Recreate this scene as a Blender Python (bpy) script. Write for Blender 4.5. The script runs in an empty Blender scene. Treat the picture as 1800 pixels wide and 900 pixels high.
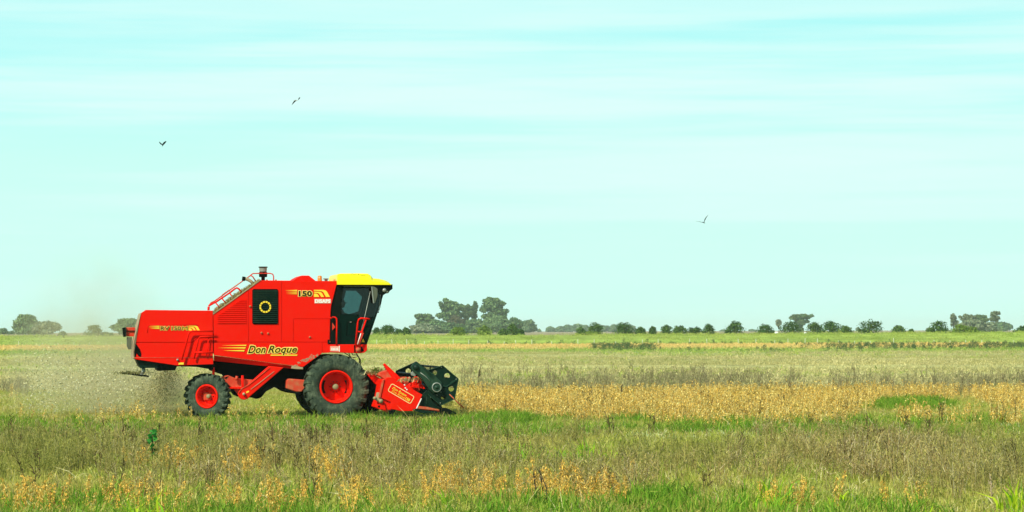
import bpy, bmesh, math, random
import numpy as np
from mathutils import Vector, Matrix
random.seed(7); RNG = np.random.default_rng(7)
S = bpy.context.scene
COL = S.collection
R = math.radians
# ------------------------------------------------------------------ camera
F = 5000.0                                   # focal length in photo pixels (photo 1800 x 900)
CAM = Vector((0, 0, 2.36))
PITCH = math.atan((582-450)/F); ROLL = R(0.16)
_f = Vector((0, math.cos(PITCH), math.sin(PITCH))); _u = Vector((0, -math.sin(PITCH), math.cos(PITCH))); _r = Vector((1, 0, 0))
CR = _r*math.cos(ROLL) - _u*math.sin(ROLL); CU = _r*math.sin(ROLL) + _u*math.cos(ROLL)
cam = bpy.data.cameras.new('camera'); cam.lens = 100; cam.sensor_width = 36; cam.clip_start = 0.5; cam.clip_end = 20000
co = bpy.data.objects.new('camera', cam); COL.objects.link(co)
co.matrix_world = Matrix(((CR.x, CU.x, -_f.x, CAM.x), (CR.y, CU.y, -_f.y, CAM.y), (CR.z, CU.z, -_f.z, CAM.z), (0, 0, 0, 1)))
S.camera = co
# ------------------------------------------------------------------ light
SUN_EL, SUN_AZ = R(42), R(36)                # azimuth: degrees left of the direction behind the camera
sd = Vector((-math.sin(SUN_AZ)*math.cos(SUN_EL), -math.cos(SUN_AZ)*math.cos(SUN_EL), math.sin(SUN_EL)))
sun = bpy.data.lights.new('sun', 'SUN'); sun.energy = 5.0; sun.angle = R(0.5); sun.color = (1.0, 0.95, 0.84)
so = bpy.data.objects.new('sun', sun); COL.objects.link(so); so.rotation_euler = sd.to_track_quat('Z', 'Y').to_euler(); so.location = (0, 0, 50)
W = bpy.data.worlds.new('World'); S.world = W; W.use_nodes = True
nt = W.node_tree; nt.nodes.clear()
def N(t, ty, **k):
    n = t.nodes.new(ty)
    for a, b in k.items(): setattr(n, a, b)
    return n
def mth(t, op, a, b=None, c=None, clamp=False):
    n = N(t, 'ShaderNodeMath', operation=op, use_clamp=clamp)
    for i, v in enumerate((a, b, c)):
        if v is None: continue
        if isinstance(v, (int, float)): n.inputs[i].default_value = v
        else: t.links.new(v, n.inputs[i])
    return n.outputs[0]
def mix(t, fac, a, b, bt='MIX'):
    n = N(t, 'ShaderNodeMix', data_type='RGBA', blend_type=bt)
    for s, v in ((n.inputs[0], fac), (n.inputs[6], a), (n.inputs[7], b)):
        if isinstance(v, (int, float)): s.default_value = v
        elif isinstance(v, (tuple, list)): s.default_value = (*v[:3], 1)
        else: t.links.new(v, s)
    return n.outputs[2]
def mapr(t, v, a, b, c=0, d=1, smooth=True):
    n = N(t, 'ShaderNodeMapRange', interpolation_type='SMOOTHSTEP' if smooth else 'LINEAR')
    t.links.new(v, n.inputs[0])
    for i, q in zip((1, 2, 3, 4), (a, b, c, d)): n.inputs[i].default_value = q
    return n.outputs[0]
def noise(t, vec, scale, detail=4, rough=.55, col=False):
    n = N(t, 'ShaderNodeTexNoise'); n.inputs['Scale'].default_value = scale; n.inputs['Detail'].default_value = detail; n.inputs['Roughness'].default_value = rough
    if vec is not None: t.links.new(vec, n.inputs['Vector'])
    return n.outputs[1 if col else 0]
def mapping(t, vec, sc, loc=(0, 0, 0), rot=(0, 0, 0)):
    n = N(t, 'ShaderNodeMapping'); n.inputs['Scale'].default_value = sc; n.inputs['Location'].default_value = loc; n.inputs['Rotation'].default_value = rot
    t.links.new(vec, n.inputs['Vector']); return n.outputs[0]
sky = N(nt, 'ShaderNodeTexSky', sky_type='NISHITA'); sky.sun_disc = False; sky.sun_elevation = SUN_EL
sky.sun_rotation = math.atan2(sd.x, sd.y); sky.air_density = 1.0; sky.dust_density = 1.2; sky.ozone_density = 1.0
tc = N(nt, 'ShaderNodeTexCoord'); sx = N(nt, 'ShaderNodeSeparateXYZ'); nt.links.new(tc.outputs['Generated'], sx.inputs[0])
el = sx.outputs[2]
# thin streaked cloud sheet: colours follow elevation only gently, streaks run level
ramp = N(nt, 'ShaderNodeValToRGB'); nt.links.new(mth(nt, 'MULTIPLY', mth(nt, 'MAXIMUM', el, 0), 5.0), ramp.inputs[0])
def setramp(rp, stops):
    e = rp.color_ramp.elements
    while len(e) > 1: e.remove(e[-1])
    e[0].position = stops[0][0]; e[0].color = (*stops[0][1], 1)
    for p, c in stops[1:]:
        q = e.new(p); q.color = (*c, 1)
SKY0 = 10.0
setramp(ramp, [(0.0, (.65, 1.05, .94)), (.14, (.64, 1.04, .93)), (.3, (.60, 1.02, .93)), (.42, (.50, 1.0, .96)), (.60, (.42, .96, .96)), (1.0, (.27, .78, .92))])
skyc = mix(nt, mapr(nt, el, .11, .32, .0, .95), mix(nt, 1.0, ramp.outputs[0], (SKY0, SKY0, SKY0), 'MULTIPLY'), mix(nt, 1.0, sky.outputs[0], (.75, 1.15, 1.0), 'MULTIPLY'))
mp = mapping(nt, tc.outputs['Generated'], (1.6, 1.6, 40.0), (1.3, 0.2, .35), (0, R(1.2), 0))
cl = mapr(nt, noise(nt, mp, 1.9, 5, .5), .42, .60)
cl2 = mapr(nt, noise(nt, mapping(nt, tc.outputs['Generated'], (6, 6, 80), (4, 1, 2)), 1.5, 4, .6), .35, .7)
cf = mth(nt, 'MULTIPLY', mth(nt, 'MULTIPLY_ADD', cl, .70, mth(nt, 'MULTIPLY', cl2, .25)), mth(nt, 'MULTIPLY', mapr(nt, el, .012, .06, .25, .95), mapr(nt, el, .085, .16, 1.0, .30)))
skyc = mix(nt, cf, skyc, (.76*SKY0, 1.03*SKY0, .99*SKY0))
bg = N(nt, 'ShaderNodeBackground'); bg.inputs[1].default_value = 0.10; nt.links.new(skyc, bg.inputs[0])
wo = N(nt, 'ShaderNodeOutputWorld'); nt.links.new(bg.outputs[0], wo.inputs[0])
S.view_settings.view_transform = 'Standard'; S.view_settings.look = 'None'; S.view_settings.exposure = 0.0; S.view_settings.gamma = 1
S.render.engine = 'CYCLES'
S.cycles.max_bounces = 8; S.cycles.transparent_max_bounces = 12; S.cycles.volume_bounces = 1; S.cycles.volume_step_rate = 1.0
# ------------------------------------------------------------------ pixel <-> world
def ray(px, py): return (_f + CR*((px-900)/F) + CU*((450-py)/F)).normalized()
def at_depth(px, py, Y):
    d = ray(px, py); return CAM + d*((Y-CAM.y)/d.y)
def on_ground(px, py, z=0.0):
    d = ray(px, py); return CAM + d*((z-CAM.z)/d.z)
def to_px(x, y, z=0.0):                       # numpy arrays
    dx, dy, dz = x-CAM.x, y-CAM.y, z-CAM.z
    w = dx*_f.x+dy*_f.y+dz*_f.z
    return 900+F*(dx*CR.x+dy*CR.y+dz*CR.z)/w, 450-F*(dx*CU.x+dy*CU.y+dz*CU.z)/w
# ------------------------------------------------------------------ object helpers
def tag(o, label=None, cat=None, group=None, kind=None):
    for k, v in (('label', label), ('category', cat), ('group', group), ('kind', kind)):
        if v: o[k] = v
    return o
def link(name, me, mat=None, parent=None):
    o = bpy.data.objects.new(name, me); COL.objects.link(o)
    if mat is not None and me is not None and len(me.materials) == 0: me.materials.append(mat)
    if parent: o.parent = parent
    return o
def empty(name, loc, rz=0, parent=None):
    o = bpy.data.objects.new(name, None); COL.objects.link(o); o.location = loc; o.rotation_euler = (0, 0, rz); o.empty_display_size = .2
    if parent: o.parent = parent
    return o
class MB:
    def __init__(s): s.bm = bmesh.new()
    def poly(s, pts): return s.bm.faces.new([s.bm.verts.new(p) for p in pts])
    def prism(s, xz, y0, y1, bevel=0, seg=1):
        b = bmesh.new()
        a = [b.verts.new((x, y0, z)) for x, z in xz]; c = [b.verts.new((x, y1, z)) for x, z in xz]
        n = len(xz); b.faces.new(a); b.faces.new(c[::-1])
        for i in range(n): b.faces.new((a[i], c[i], c[(i+1) % n], a[(i+1) % n]))
        bmesh.ops.recalc_face_normals(b, faces=b.faces)
        if bevel: bmesh.ops.bevel(b, geom=b.edges[:], offset=bevel, segments=seg, affect='EDGES', profile=.5, clamp_overlap=True)
        s.merge(b); return s
    def merge(s, b, M=None):
        me = bpy.data.meshes.new('tmp'); b.to_mesh(me); b.free()
        if M is not None: me.transform(M)
        s.bm.from_mesh(me); bpy.data.meshes.remove(me)
    def box(s, c, d, rot=None, bevel=0):
        b = bmesh.new(); bmesh.ops.create_cube(b, size=1, matrix=Matrix.Diagonal((*d, 1)))
        if bevel: bmesh.ops.bevel(b, geom=b.edges[:], offset=bevel, segments=1, affect='EDGES', clamp_overlap=True)
        M = Matrix.Translation(c)
        if rot is not None: M = M @ rot.to_4x4()
        s.merge(b, M); return s
    def tube(s, pts, r, n=8, r1=None, cap=True):
        pts = [Vector(p) for p in pts]; rings = []; r1 = r if r1 is None else r1
        ref = Vector((.13, .21, .97)) if abs((pts[-1]-pts[0]).normalized().z) < .9 else Vector((1, .1, 0))
        for i, p in enumerate(pts):
            d = (pts[min(i+1, len(pts)-1)]-pts[max(i-1, 0)]).normalized()
            a = d.cross(ref).normalized(); b = d.cross(a)
            q = r+(r1-r)*i/max(1, len(pts)-1)
            rings.append([s.bm.verts.new(p+a*math.cos(t)*q+b*math.sin(t)*q) for t in [2*math.pi*k/n for k in range(n)]])
        for A, B in zip(rings, rings[1:]):
            for k in range(n): s.bm.faces.new((A[k], A[(k+1) % n], B[(k+1) % n], B[k])).smooth = True
        if cap: s.bm.faces.new(rings[0][::-1]); s.bm.faces.new(rings[-1])
        return s
    def lathe(s, prof, n=32, axis='Y', c=(0, 0, 0), smooth=True):   # prof: (radius, along)
        rings = []
        for r, h in prof:
            ring = []
            for k in range(n):
                t = 2*math.pi*k/n
                p = (r*math.cos(t), h, r*math.sin(t)) if axis == 'Y' else (r*math.cos(t), r*math.sin(t), h)
                ring.append(s.bm.verts.new(Vector(p)+Vector(c)))
            rings.append(ring)
        for A, B in zip(rings, rings[1:]):
            for k in range(n):
                s.bm.faces.new((A[k], A[(k+1) % n], B[(k+1) % n], B[k])).smooth = smooth
        return s
    def build(s, name, mat, parent=None, recalc=True):
        if recalc: bmesh.ops.recalc_face_normals(s.bm, faces=s.bm.faces)
        me = bpy.data.meshes.new(name); s.bm.to_mesh(me); s.bm.free()
        return link(name, me, mat, parent)
def curve_mesh(cu):
    o = bpy.data.objects.new('tmpc', cu); COL.objects.link(o)
    dg = bpy.context.evaluated_depsgraph_get(); me = bpy.data.meshes.new_from_object(o.evaluated_get(dg))
    bpy.data.objects.remove(o); bpy.data.curves.remove(cu); return me
def plate(name, outline, holes, y0, y1, mat, parent, bev=0.0):
    cu = bpy.data.curves.new('tmp', 'CURVE'); cu.dimensions = '2D'; cu.fill_mode = 'BOTH'; cu.extrude = abs(y1-y0)/2-bev; cu.bevel_depth = bev
    for lp in [outline]+holes:
        sp = cu.splines.new('POLY'); sp.points.add(len(lp)-1); sp.use_cyclic_u = True
        for p, (x, z) in zip(sp.points, lp): p.co = (x, z, 0, 1)
    me = curve_mesh(cu); me.transform(Matrix(((1, 0, 0, 0), (0, 0, 1, (y0+y1)/2), (0, 1, 0, 0), (0, 0, 0, 1))))
    me.flip_normals(); me.materials.clear(); return link(name, me, mat, parent)
# ------------------------------------------------------------------ materials
def lin(r, g, b): return tuple((c/255/12.92 if c/255 <= .04045 else ((c/255+.055)/1.055)**2.4) for c in (r, g, b))
def newmat(name):
    m = bpy.data.materials.new(name); m.use_nodes = True; t = m.node_tree; t.nodes.clear()
    o = N(t, 'ShaderNodeOutputMaterial'); b = N(t, 'ShaderNodeBsdfPrincipled'); t.links.new(b.outputs[0], o.inputs[0]); return m, t, b, o
def paint(name, col, rough=.35, dust=.25, dustcol=(.42, .30, .14), metal=0, coat=.3, scale=3.0, lowdust=0.0, spec=.22):
    m, t, b, o = newmat(name)
    tc = N(t, 'ShaderNodeTexCoord'); v = tc.outputs['Object']
    n1 = noise(t, v, scale, 6, .65); n2 = noise(t, mapping(t, v, (9, 9, 1.6)), 2.2, 5, .7)
    f = mth(t, 'MULTIPLY', mapr(t, mth(t, 'ADD', mth(t, 'MULTIPLY', n1, .6), mth(t, 'MULTIPLY', n2, .4)), .44, .72), dust)
    if lowdust:
        sp = N(t, 'ShaderNodeSeparateXYZ'); t.links.new(v, sp.inputs[0])
        f = mth(t, 'ADD', f, mth(t, 'MULTIPLY', mapr(t, sp.outputs[2], 1.7, .4), mth(t, 'MULTIPLY', n1, lowdust)), clamp=True)
    c = mix(t, mth(t, 'MULTIPLY', n1, .22), col, tuple(x*.72 for x in col))
    c = mix(t, f, c, dustcol)
    t.links.new(c, b.inputs['Base Color']); b.inputs['Metallic'].default_value = metal
    t.links.new(mth(t, 'MULTIPLY_ADD', f, .5, rough), b.inputs['Roughness']); b.inputs['Specular IOR Level'].default_value = spec
    b.inputs['Coat Weight'].default_value = coat; b.inputs['Coat Roughness'].default_value = .2
    bp = N(t, 'ShaderNodeBump'); bp.inputs['Strength'].default_value = .12; bp.inputs['Distance'].default_value = .02
    t.links.new(noise(t, v, 1.6, 3), bp.inputs['Height']); t.links.new(bp.outputs[0], b.inputs['Normal'])
    return m
M = {}
M['red'] = paint('red_paint', (.84, .008, .001), .5, .10, (.80, .07, .012), coat=.0, lowdust=.08, spec=.07)
M['red_worn'] = paint('worn_red_paint', (.62, .03, .010), .5, .75, (.42, .24, .10), coat=.0, scale=5, lowdust=.35)
M['yellow'] = paint('yellow_paint', (.95, .82, .002), .45, .08, (.8, .5, .1))
M['black'] = paint('black_paint', (.003, .007, .005), .5, .08, (.06, .06, .03), coat=0, spec=.06)
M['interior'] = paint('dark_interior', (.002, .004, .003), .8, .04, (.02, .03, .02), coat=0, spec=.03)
M['green'] = paint('dark_green_metal', (.003, .018, .010), .45, .15, (.08, .12, .06), coat=.05, spec=.1)
M['armgreen'] = paint('grey_green_metal', (.010, .040, .022), .45, .22, (.10, .15, .07), coat=.05, spec=.15)
M['door'] = paint('smoked_door_panel', (.001, .012, .008), .3, .06, (.02, .05, .03), coat=0, spec=.06)
M['rubber'] = paint('dusty_rubber', (.020, .036, .024), .8, .85, (.15, .185, .11), coat=0, scale=6, lowdust=.3, spec=.12)
M['steel'] = paint('grey_steel', (.30, .32, .27), .4, .4, (.3, .25, .14), metal=.3, coat=0)
M['tan'] = paint('rusty_tan_metal', (.40, .30, .17), .6, .5, (.5, .34, .2), coat=0)
M['grey'] = paint('grey_plastic', (.10, .11, .07), .5, .3, (.2, .2, .12), coat=0)
M['orange'] = paint('orange_lens', (.75, .22, .02), .3, .1, coat=.3)
M['hubcap'] = paint('dusty_hub_metal', (.28, .25, .12), .5, .5, (.35, .28, .15), coat=0)
M['white'] = paint('white_paint', (.82, .82, .78), .5, .1, coat=0)
M['postw'] = paint('weathered_post', (.58, .60, .42), .8, .3, coat=0)
M['vinyl_y'] = paint('yellow_vinyl', (.95, .66, .04), .45, .12, (.8, .35, .1), coat=0)
M['vinyl_c'] = paint('cream_vinyl', (.95, .76, .30), .45, .12, (.8, .35, .1), coat=0)
M['vinyl_k'] = paint('black_vinyl', (.012, .006, .003), .45, .1, coat=0)
M['vinyl_w'] = paint('white_vinyl', (.88, .84, .75), .45, .1, coat=0)
M['vinyl_f'] = paint('faded_vinyl', (.85, .38, .26), .6, .4, (.8, .1, .03), coat=0)
M['straw'] = paint('dry_straw', (.34, .29, .13), .8, .5, (.22, .2, .08), coat=0, scale=12)
M['skin'] = paint('skin', (.35, .17, .10), .6, 0, coat=0)
M['cloth'] = paint('dark_cloth', (.012, .02, .03), .9, .1, coat=0)
M['feather'] = paint('dark_feathers', (.006, .012, .010), .9, .05, (.02, .02, .02), coat=0, spec=.03)
M['featherw'] = paint('pale_feathers', (.5, .5, .45), .8, .2, coat=0)
def glassmat():
    m, t, b, o = newmat('tinted_glass'); t.nodes.remove(b)
    tr = N(t, 'ShaderNodeBsdfTransparent'); tr.inputs[0].default_value = (.20, .33, .34, 1)
    gl = N(t, 'ShaderNodeBsdfGlossy'); gl.inputs['Roughness'].default_value = .03; gl.inputs[0].default_value = (.8, .9, .85, 1)
    lw = N(t, 'ShaderNodeFresnel'); lw.inputs[0].default_value = 1.45
    mx = N(t, 'ShaderNodeMixShader'); t.links.new(lw.outputs[0], mx.inputs[0]); t.links.new(tr.outputs[0], mx.inputs[1]); t.links.new(gl.outputs[0], mx.inputs[2])
    t.links.new(mx.outputs[0], o.inputs[0]); return m
M['glass'] = glassmat()
def leafmat(name, cols, trans=.35, rough=.7, var=.35, patch=None):
    m, t, b, o = newmat(name); t.nodes.remove(b)
    g = N(t, 'ShaderNodeNewGeometry'); oi = N(t, 'ShaderNodeObjectInfo')
    r1 = g.outputs['Random Per Island']; r2 = oi.outputs['Random']
    f = mth(t, 'FRACT', mth(t, 'ADD', mth(t, 'MULTIPLY', r1, .7), mth(t, 'MULTIPLY', r2, 3.7)))
    rp = N(t, 'ShaderNodeValToRGB'); t.links.new(f, rp.inputs[0]); k = len(cols)
    setramp(rp, [((i+.5)/k, c) for i, c in enumerate(cols)])
    c = rp.outputs[0]
    v = mth(t, 'MULTIPLY_ADD', r1, var*2, 1-var)
    hs = N(t, 'ShaderNodeHueSaturation'); t.links.new(c, hs.inputs['Color']); t.links.new(v, hs.inputs['Value']); c = hs.outputs[0]
    if patch:
        n = noise(t, mapping(t, g.outputs['Position'], (1, .45, 1)), patch[0], 3); c = mix(t, mth(t, 'MULTIPLY', mapr(t, n, .42, .62), patch[2]), c, patch[1])
    d = N(t, 'ShaderNodeBsdfDiffuse'); t.links.new(c, d.inputs[0])
    tl = N(t, 'ShaderNodeBsdfTranslucent'); t.links.new(c, tl.inputs[0])
    mx = N(t, 'ShaderNodeMixShader'); mx.inputs[0].default_value = trans; t.links.new(d.outputs[0], mx.inputs[1]); t.links.new(tl.outputs[0], mx.inputs[2])
    t.links.new(mx.outputs[0], o.inputs[0]); return m
M['grass'] = leafmat('short_grass', [(.33, .40, .05), (.42, .44, .07), (.54, .47, .13), (.23, .36, .04), (.70, .62, .22), (.38, .43, .05)], patch=(.35, (.54, .44, .12), .6))
M['lush'] = leafmat('lush_grass', [(.12, .27, .02), (.20, .36, .03), (.16, .31, .03), (.34, .42, .06)])
M['lime'] = leafmat('lime_leaves', [(.36, .52, .02), (.48, .58, .03), (.20, .44, .03)])
M['weed'] = leafmat('dry_olive_weeds', [(.50, .41, .14), (.64, .52, .20), (.40, .37, .09), (.54, .40, .15), (.18, .11, .04), (.60, .50, .28)], trans=.35, patch=(.12, (.26, .29, .05), .75))
M['darkweed'] = leafmat('dark_weeds', [(.13, .09, .04), (.18, .13, .06), (.10, .09, .03)], trans=.15)
M['farweed'] = leafmat('brown_weeds', [(.36, .31, .16), (.28, .27, .11), (.44, .37, .20), (.22, .17, .09)], trans=.3)
M['soy'] = leafmat('golden_soybean', [(.84, .58, .13), (.66, .35, .06), (.94, .78, .30), (.22, .11, .02), (.86, .60, .15), (.72, .43, .07), (.94, .78, .30)], var=.45)
M['soyf'] = leafmat('golden_soybean_near', [(.86, .56, .11), (.74, .38, .06), (.92, .72, .24), (.26, .12, .02), (.88, .62, .16), (.80, .47, .08)], var=.4)
M['farsoy'] = leafmat('far_soybean', [(.80, .60, .20), (.84, .66, .25), (.70, .50, .16)], var=.25)
M['embgrass'] = leafmat('embankment_grass', [(.50, .52, .12), (.40, .48, .09), (.58, .56, .18), (.34, .44, .08)], patch=(.05, (.30, .42, .07), .6))
M['farstraw'] = leafmat('far_straw', [(.64, .55, .25), (.74, .64, .32), (.54, .47, .20), (.42, .38, .15)], patch=(.03, (.42, .40, .15), .6))
M['strawleaf'] = leafmat('straw_blades', [(.58, .52, .24), (.70, .62, .32), (.46, .45, .18), (.58, .42, .18)])
M['paledot'] = leafmat('pale_leaflets', [(.50, .56, .24), (.66, .66, .38), (.36, .46, .15)])
M['bushdark'] = leafmat('far_dark_shrub', [(.08, .14, .05), (.11, .17, .06), (.18, .20, .08)])
M['bush'] = leafmat('bush_leaves', [(.06, .13, .035), (.09, .17, .04), (.13, .21, .05), (.045, .10, .03)], trans=.3)
M['bushy'] = leafmat('yellow_bush_leaves', [(.17, .25, .04), (.12, .20, .035), (.22, .30, .06)], trans=.25)
M['tree'] = leafmat('tree_leaves', [(.10, .18, .06), (.15, .23, .08), (.20, .28, .11), (.06, .12, .05)], trans=.25)
M['treeb'] = leafmat('brownish_tree_leaves', [(.12, .10, .05), (.10, .11, .05), (.14, .12, .06)], trans=.25)
M['treeg'] = leafmat('grey_tree_leaves', [(.20, .25, .12), (.16, .21, .11), (.26, .28, .16)], trans=.25)
M['bark'] = paint('bark', (.13, .11, .08), .9, .3, (.2, .18, .12), coat=0, scale=1)
M['stemdark'] = paint('dark_stem', (.07, .05, .025), .9, .2, coat=0)
M['greenleaf'] = leafmat('green_sprout_leaves', [(.03, .20, .03), (.07, .30, .05), (.02, .14, .02)], var=.2)
M['chaff'] = leafmat('chaff_flakes', [(.80, .76, .42), (.70, .66, .34), (.9, .88, .6), (.35, .33, .12)], trans=.4, var=.2)
M['stream'] = leafmat('green_straw_bits', [(.24, .24, .08), (.14, .15, .05), (.40, .36, .15), (.6, .54, .26)], trans=.2)
# ------------------------------------------------------------------ ground
def crest(x, y): return 1.62 + .28*np.clip((x-30)/90.0, 0, 1)
def ground_z(x, y):
    x = np.asarray(x, float); y = np.asarray(y, float)
    s = np.clip((y-428)/32.0, 0, 1); s = s*s*(3-2*s)
    q = np.clip((y-480)/60.0, 0, 1); q = q*q*(3-2*q)
    z = s*crest(x, y) - q*(crest(x, y)-1.35)
    z = z + .03*np.sin(x*.7+y*.31)*np.sin(y*.23-x*.11)*np.clip((y-84)/12, 0, 1)
    return z + (s*.06*np.sin(x*.35+1.0)*np.sin(y*.2))*(y < 520)
def build_ground():
    ys = np.concatenate([np.arange(-40, 40, 5), np.arange(40, 140, 1.5), np.arange(140, 420, 8), np.arange(420, 545, 2.5), np.geomspace(550, 7000, 26)])
    us = np.linspace(-1, 1, 141)
    v = []
    for y in ys:
        w = 60+max(y, 0)*.9; x = us*w; z = ground_z(x, np.full_like(x, y)); v += [(a, y, b) for a, b in zip(x, z)]
    n = len(us); f = [(i*n+j, i*n+j+1, (i+1)*n+j+1, (i+1)*n+j) for i in range(len(ys)-1) for j in range(n-1)]
    me = bpy.data.meshes.new('ground'); me.from_pydata(v, [], f); me.update()
    for p in me.polygons: p.use_smooth = True
    m, t, b, o = newmat('field_soil')
    g = N(t, 'ShaderNodeNewGeometry'); P = g.outputs['Position']; sp = N(t, 'ShaderNodeSeparateXYZ'); t.links.new(P, sp.inputs[0])
    dy = mth(t, 'DIVIDE', 11800.0, mth(t, 'MAXIMUM', sp.outputs[1], 30))
    wob = mth(t, 'MULTIPLY', mth(t, 'SUBTRACT', noise(t, mapping(t, P, (.02, .004, 1)), 1, 4, .6), .5), mapr(t, dy, 27, 60, .5, 6))
    d2 = mth(t, 'ADD', dy, wob)
    rp = N(t, 'ShaderNodeValToRGB'); t.links.new(mth(t, 'DIVIDE', d2, 100), rp.inputs[0])
    k = .86
    def A(r, g_, b_): return tuple(c*k for c in lin(r, g_, b_))
    setramp(rp, [(.0, A(178, 160, 128)), (.20, A(178, 164, 120)), (.2460, A(205, 206, 110)), (.2545, A(180, 196, 88)), (.2690, A(168, 190, 82)), (.2745, A(150, 140, 78)),
                 (.2780, A(222, 190, 105)), (.335, A(218, 186, 100)), (.345, A(128, 178, 98)), (.385, A(135, 176, 100)), (.405, A(206, 202, 130)), (.46, A(190, 186, 112)), (.50, A(212, 206, 136)),
                 (.56, A(172, 174, 100)), (.62, A(206, 200, 128)), (.72, A(190, 188, 114)), (.80, A(198, 192, 122)), (.92, A(165, 160, 90)), (1.0, A(138, 138, 66))])
    near = mapr(t, dy, 96, 125)
    n1 = noise(t, mapping(t, P, (.5, .25, 1)), 1, 6, .65)
    nearc = mix(t, n1, A(110, 118, 48), A(165, 155, 82))
    c = mix(t, near, rp.outputs[0], nearc)
    # long level streaks across the field, and finer mottling
    st = noise(t, mapping(t, P, (.012, .11, 1)), 1, 6, .62); stf = mapr(t, st, .35, .65, .66, 1.22, False)
    fine = noise(t, mapping(t, P, (.35, .07, 1)), 1, 8, .75); ff = mapr(t, fine, .3, .7, .62, 1.3, False)
    emb = mapr(t, dy, 27.8, 27.3); st2 = mapr(t, noise(t, mapping(t, P, (.07, .35, .3)), 1, 7, .7), .3, .7, .7, 1.25, False)
    fac = mth(t, 'MULTIPLY', mth(t, 'MULTIPLY', stf, ff), st2)
    cm = N(t, 'ShaderNodeCombineXYZ')
    for i in range(3): t.links.new(fac, cm.inputs[i])
    c = mix(t, 1.0, c, cm.outputs[0], 'MULTIPLY')
    t.links.new(c, b.inputs['Base Color']); b.inputs['Roughness'].default_value = .95; b.inputs['Specular IOR Level'].default_value = .1
    bp = N(t, 'ShaderNodeBump'); bp.inputs['Strength'].default_value = .5; bp.inputs['Distance'].default_value = .15
    t.links.new(noise(t, mapping(t, P, (2, 1, 2)), 1.2, 6, .7), bp.inputs['Height']); t.links.new(bp.outputs[0], b.inputs['Normal'])
    return tag(link('ground', me, m), 'flat farmland in level bands running to a low grassy embankment', None, None, 'structure')
build_ground()
# ------------------------------------------------------------------ the combine harvester
PSI = R(8.9)
O = on_ground(592, 737.5); 
HX = Vector((math.cos(PSI), math.sin(PSI), 0)); HY = Vector((-math.sin(PSI), math.cos(PSI), 0))
def Lp(px, py, yl=0.0):
    d = ray(px, py); k = ((O-CAM).dot(HY)+yl)/d.dot(HY); p = CAM+d*k-O
    return (p.dot(HX), p.z)
def LP(pts, yl=0.0): return [Lp(a, b, yl) for a, b in pts]
def L3(px, py, yl=0.0): x, z = Lp(px, py, yl); return Vector((x, yl, z))
PX = 1/65.2
CH = empty('combine_harvester', O, PSI)
tag(CH, 'red combine harvester with yellow cab roof cutting beans, dust flying behind', 'combine harvester')
def part(name, pts, y0, y1, mat='red', parent=None, bevel=.006, seg=1, ref=None):
    return MB().prism(LP(pts, y0 if ref is None else ref), y0, y1, bevel, seg).build(name, M[mat], parent or CH)
def tubep(name, pts, y, r, mat='red', parent=None, y2=None, n=8):
    P = [L3(p[0], p[1], (p[2] if len(p) > 2 else y)) for p in pts]
    return MB().tube(P, r, n).build(name, M[mat], parent or CH)
def arcpts(cx, cy, r, a0, a1, n=6): return [(cx+r*math.cos(R(a0+(a1-a0)*i/n)), cy-r*math.sin(R(a0+(a1-a0)*i/n))) for i in range(n+1)]
BW = 2.75                                     # body width
# core carcass behind the panels
body = part('main_body', [(378, 555), (459, 495), (592, 495.5), (582, 538), (580, 604), (566, 619), (533, 643), (378, 622)], .03, BW, 'red', bevel=.02)
for pts in ([(375, 552.5), (437, 508), (437, 601.2), (376, 601.2)],
            [(437.6, 507.6), (458, 492.7), (495, 493.5), (495, 601.2), (437.6, 601.2)],
            [(495.6, 493.5), (593.2, 494), (582, 538), (580, 560.4), (515.6, 560.4), (515.6, 601.2), (495.6, 601.2)],
            [(516.2, 561), (580, 561), (579.2, 601.2), (516.2, 601.2)],
            [(376, 602), (566, 602), (566, 620.8), (533, 645), (520, 643.5), (376, 624.3)],
            [(566.7, 602), (579, 602), (578.5, 620), (566.7, 620.3)]):
    part('side_panel', pts, 0, .035, 'red', bevel=.005)
for pts in ([(376, 552.5), (458, 492.7), (593, 494), (582, 538), (578, 620), (566, 620.5), (533, 645), (520, 643.5), (376, 624.3)],):
    part('side_panel', pts, BW-.02, BW+.02, 'red', bevel=.005)
# inward-turned skirt under the fold
def skirt():
    a = [L3(376, 624.6, .002), L3(455, 635, .002), L3(520, 643.8, .002), L3(533, 645.4, .002)]
    b = [L3(376, 634.5, .17), L3(455, 642.3, .17), L3(515, 648.2, .17), L3(531, 649.5, .17)]
    m = MB()
    for i in range(3):
        m.poly([a[i], a[i+1], b[i+1], b[i]]); m.poly([a[i]+Vector((0, .02, 0)), b[i]+Vector((0, .02, 0)), b[i+1]+Vector((0, .02, 0)), a[i+1]+Vector((0, .02, 0))])
    return m.build('lower_skirt', M['red'], CH)
skirt()
part('skirt_corner', [(513, 643), (533, 645.6), (533, 649.5), (520, 649), (512, 648)], .0, .1, 'tan', bevel=.01)
# slope edge trim + residue on the sloping deck
tubep('deck_trim', [(374.5, 552.5), (458.5, 492)], -.005, .014, 'tan')
part('sloping_deck', [(378, 551), (459, 493), (459, 496), (380, 556)], .05, BW-.05, 'grey', bevel=0)
def residue():
    m = MB(); rnd = random.Random(4)
    for i in range(1500):
        u = rnd.random(); px, py = 377+(455-377)*u, 549.5+(496-549.5)*u
        p = L3(px, py, .1+rnd.random()*1.1); h = (rnd.random()**1.6)*.10*(1.25-abs(u-.45)) + .02
        p = p+Vector((0, 0, h-.02)); d = Vector((rnd.gauss(0, 1), rnd.gauss(0, 1), rnd.gauss(0, .6))).normalized()*rnd.uniform(.02, .06)
        q = d.cross(Vector((rnd.random(), rnd.random(), 1))).normalized()*.011
        m.poly([p-d-q, p-d+q, p+d+q, p+d-q])
    o = m.build('chaff_heap', M['strawleaf'], CH, False); tag(o, kind='stuff')
residue()
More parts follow.
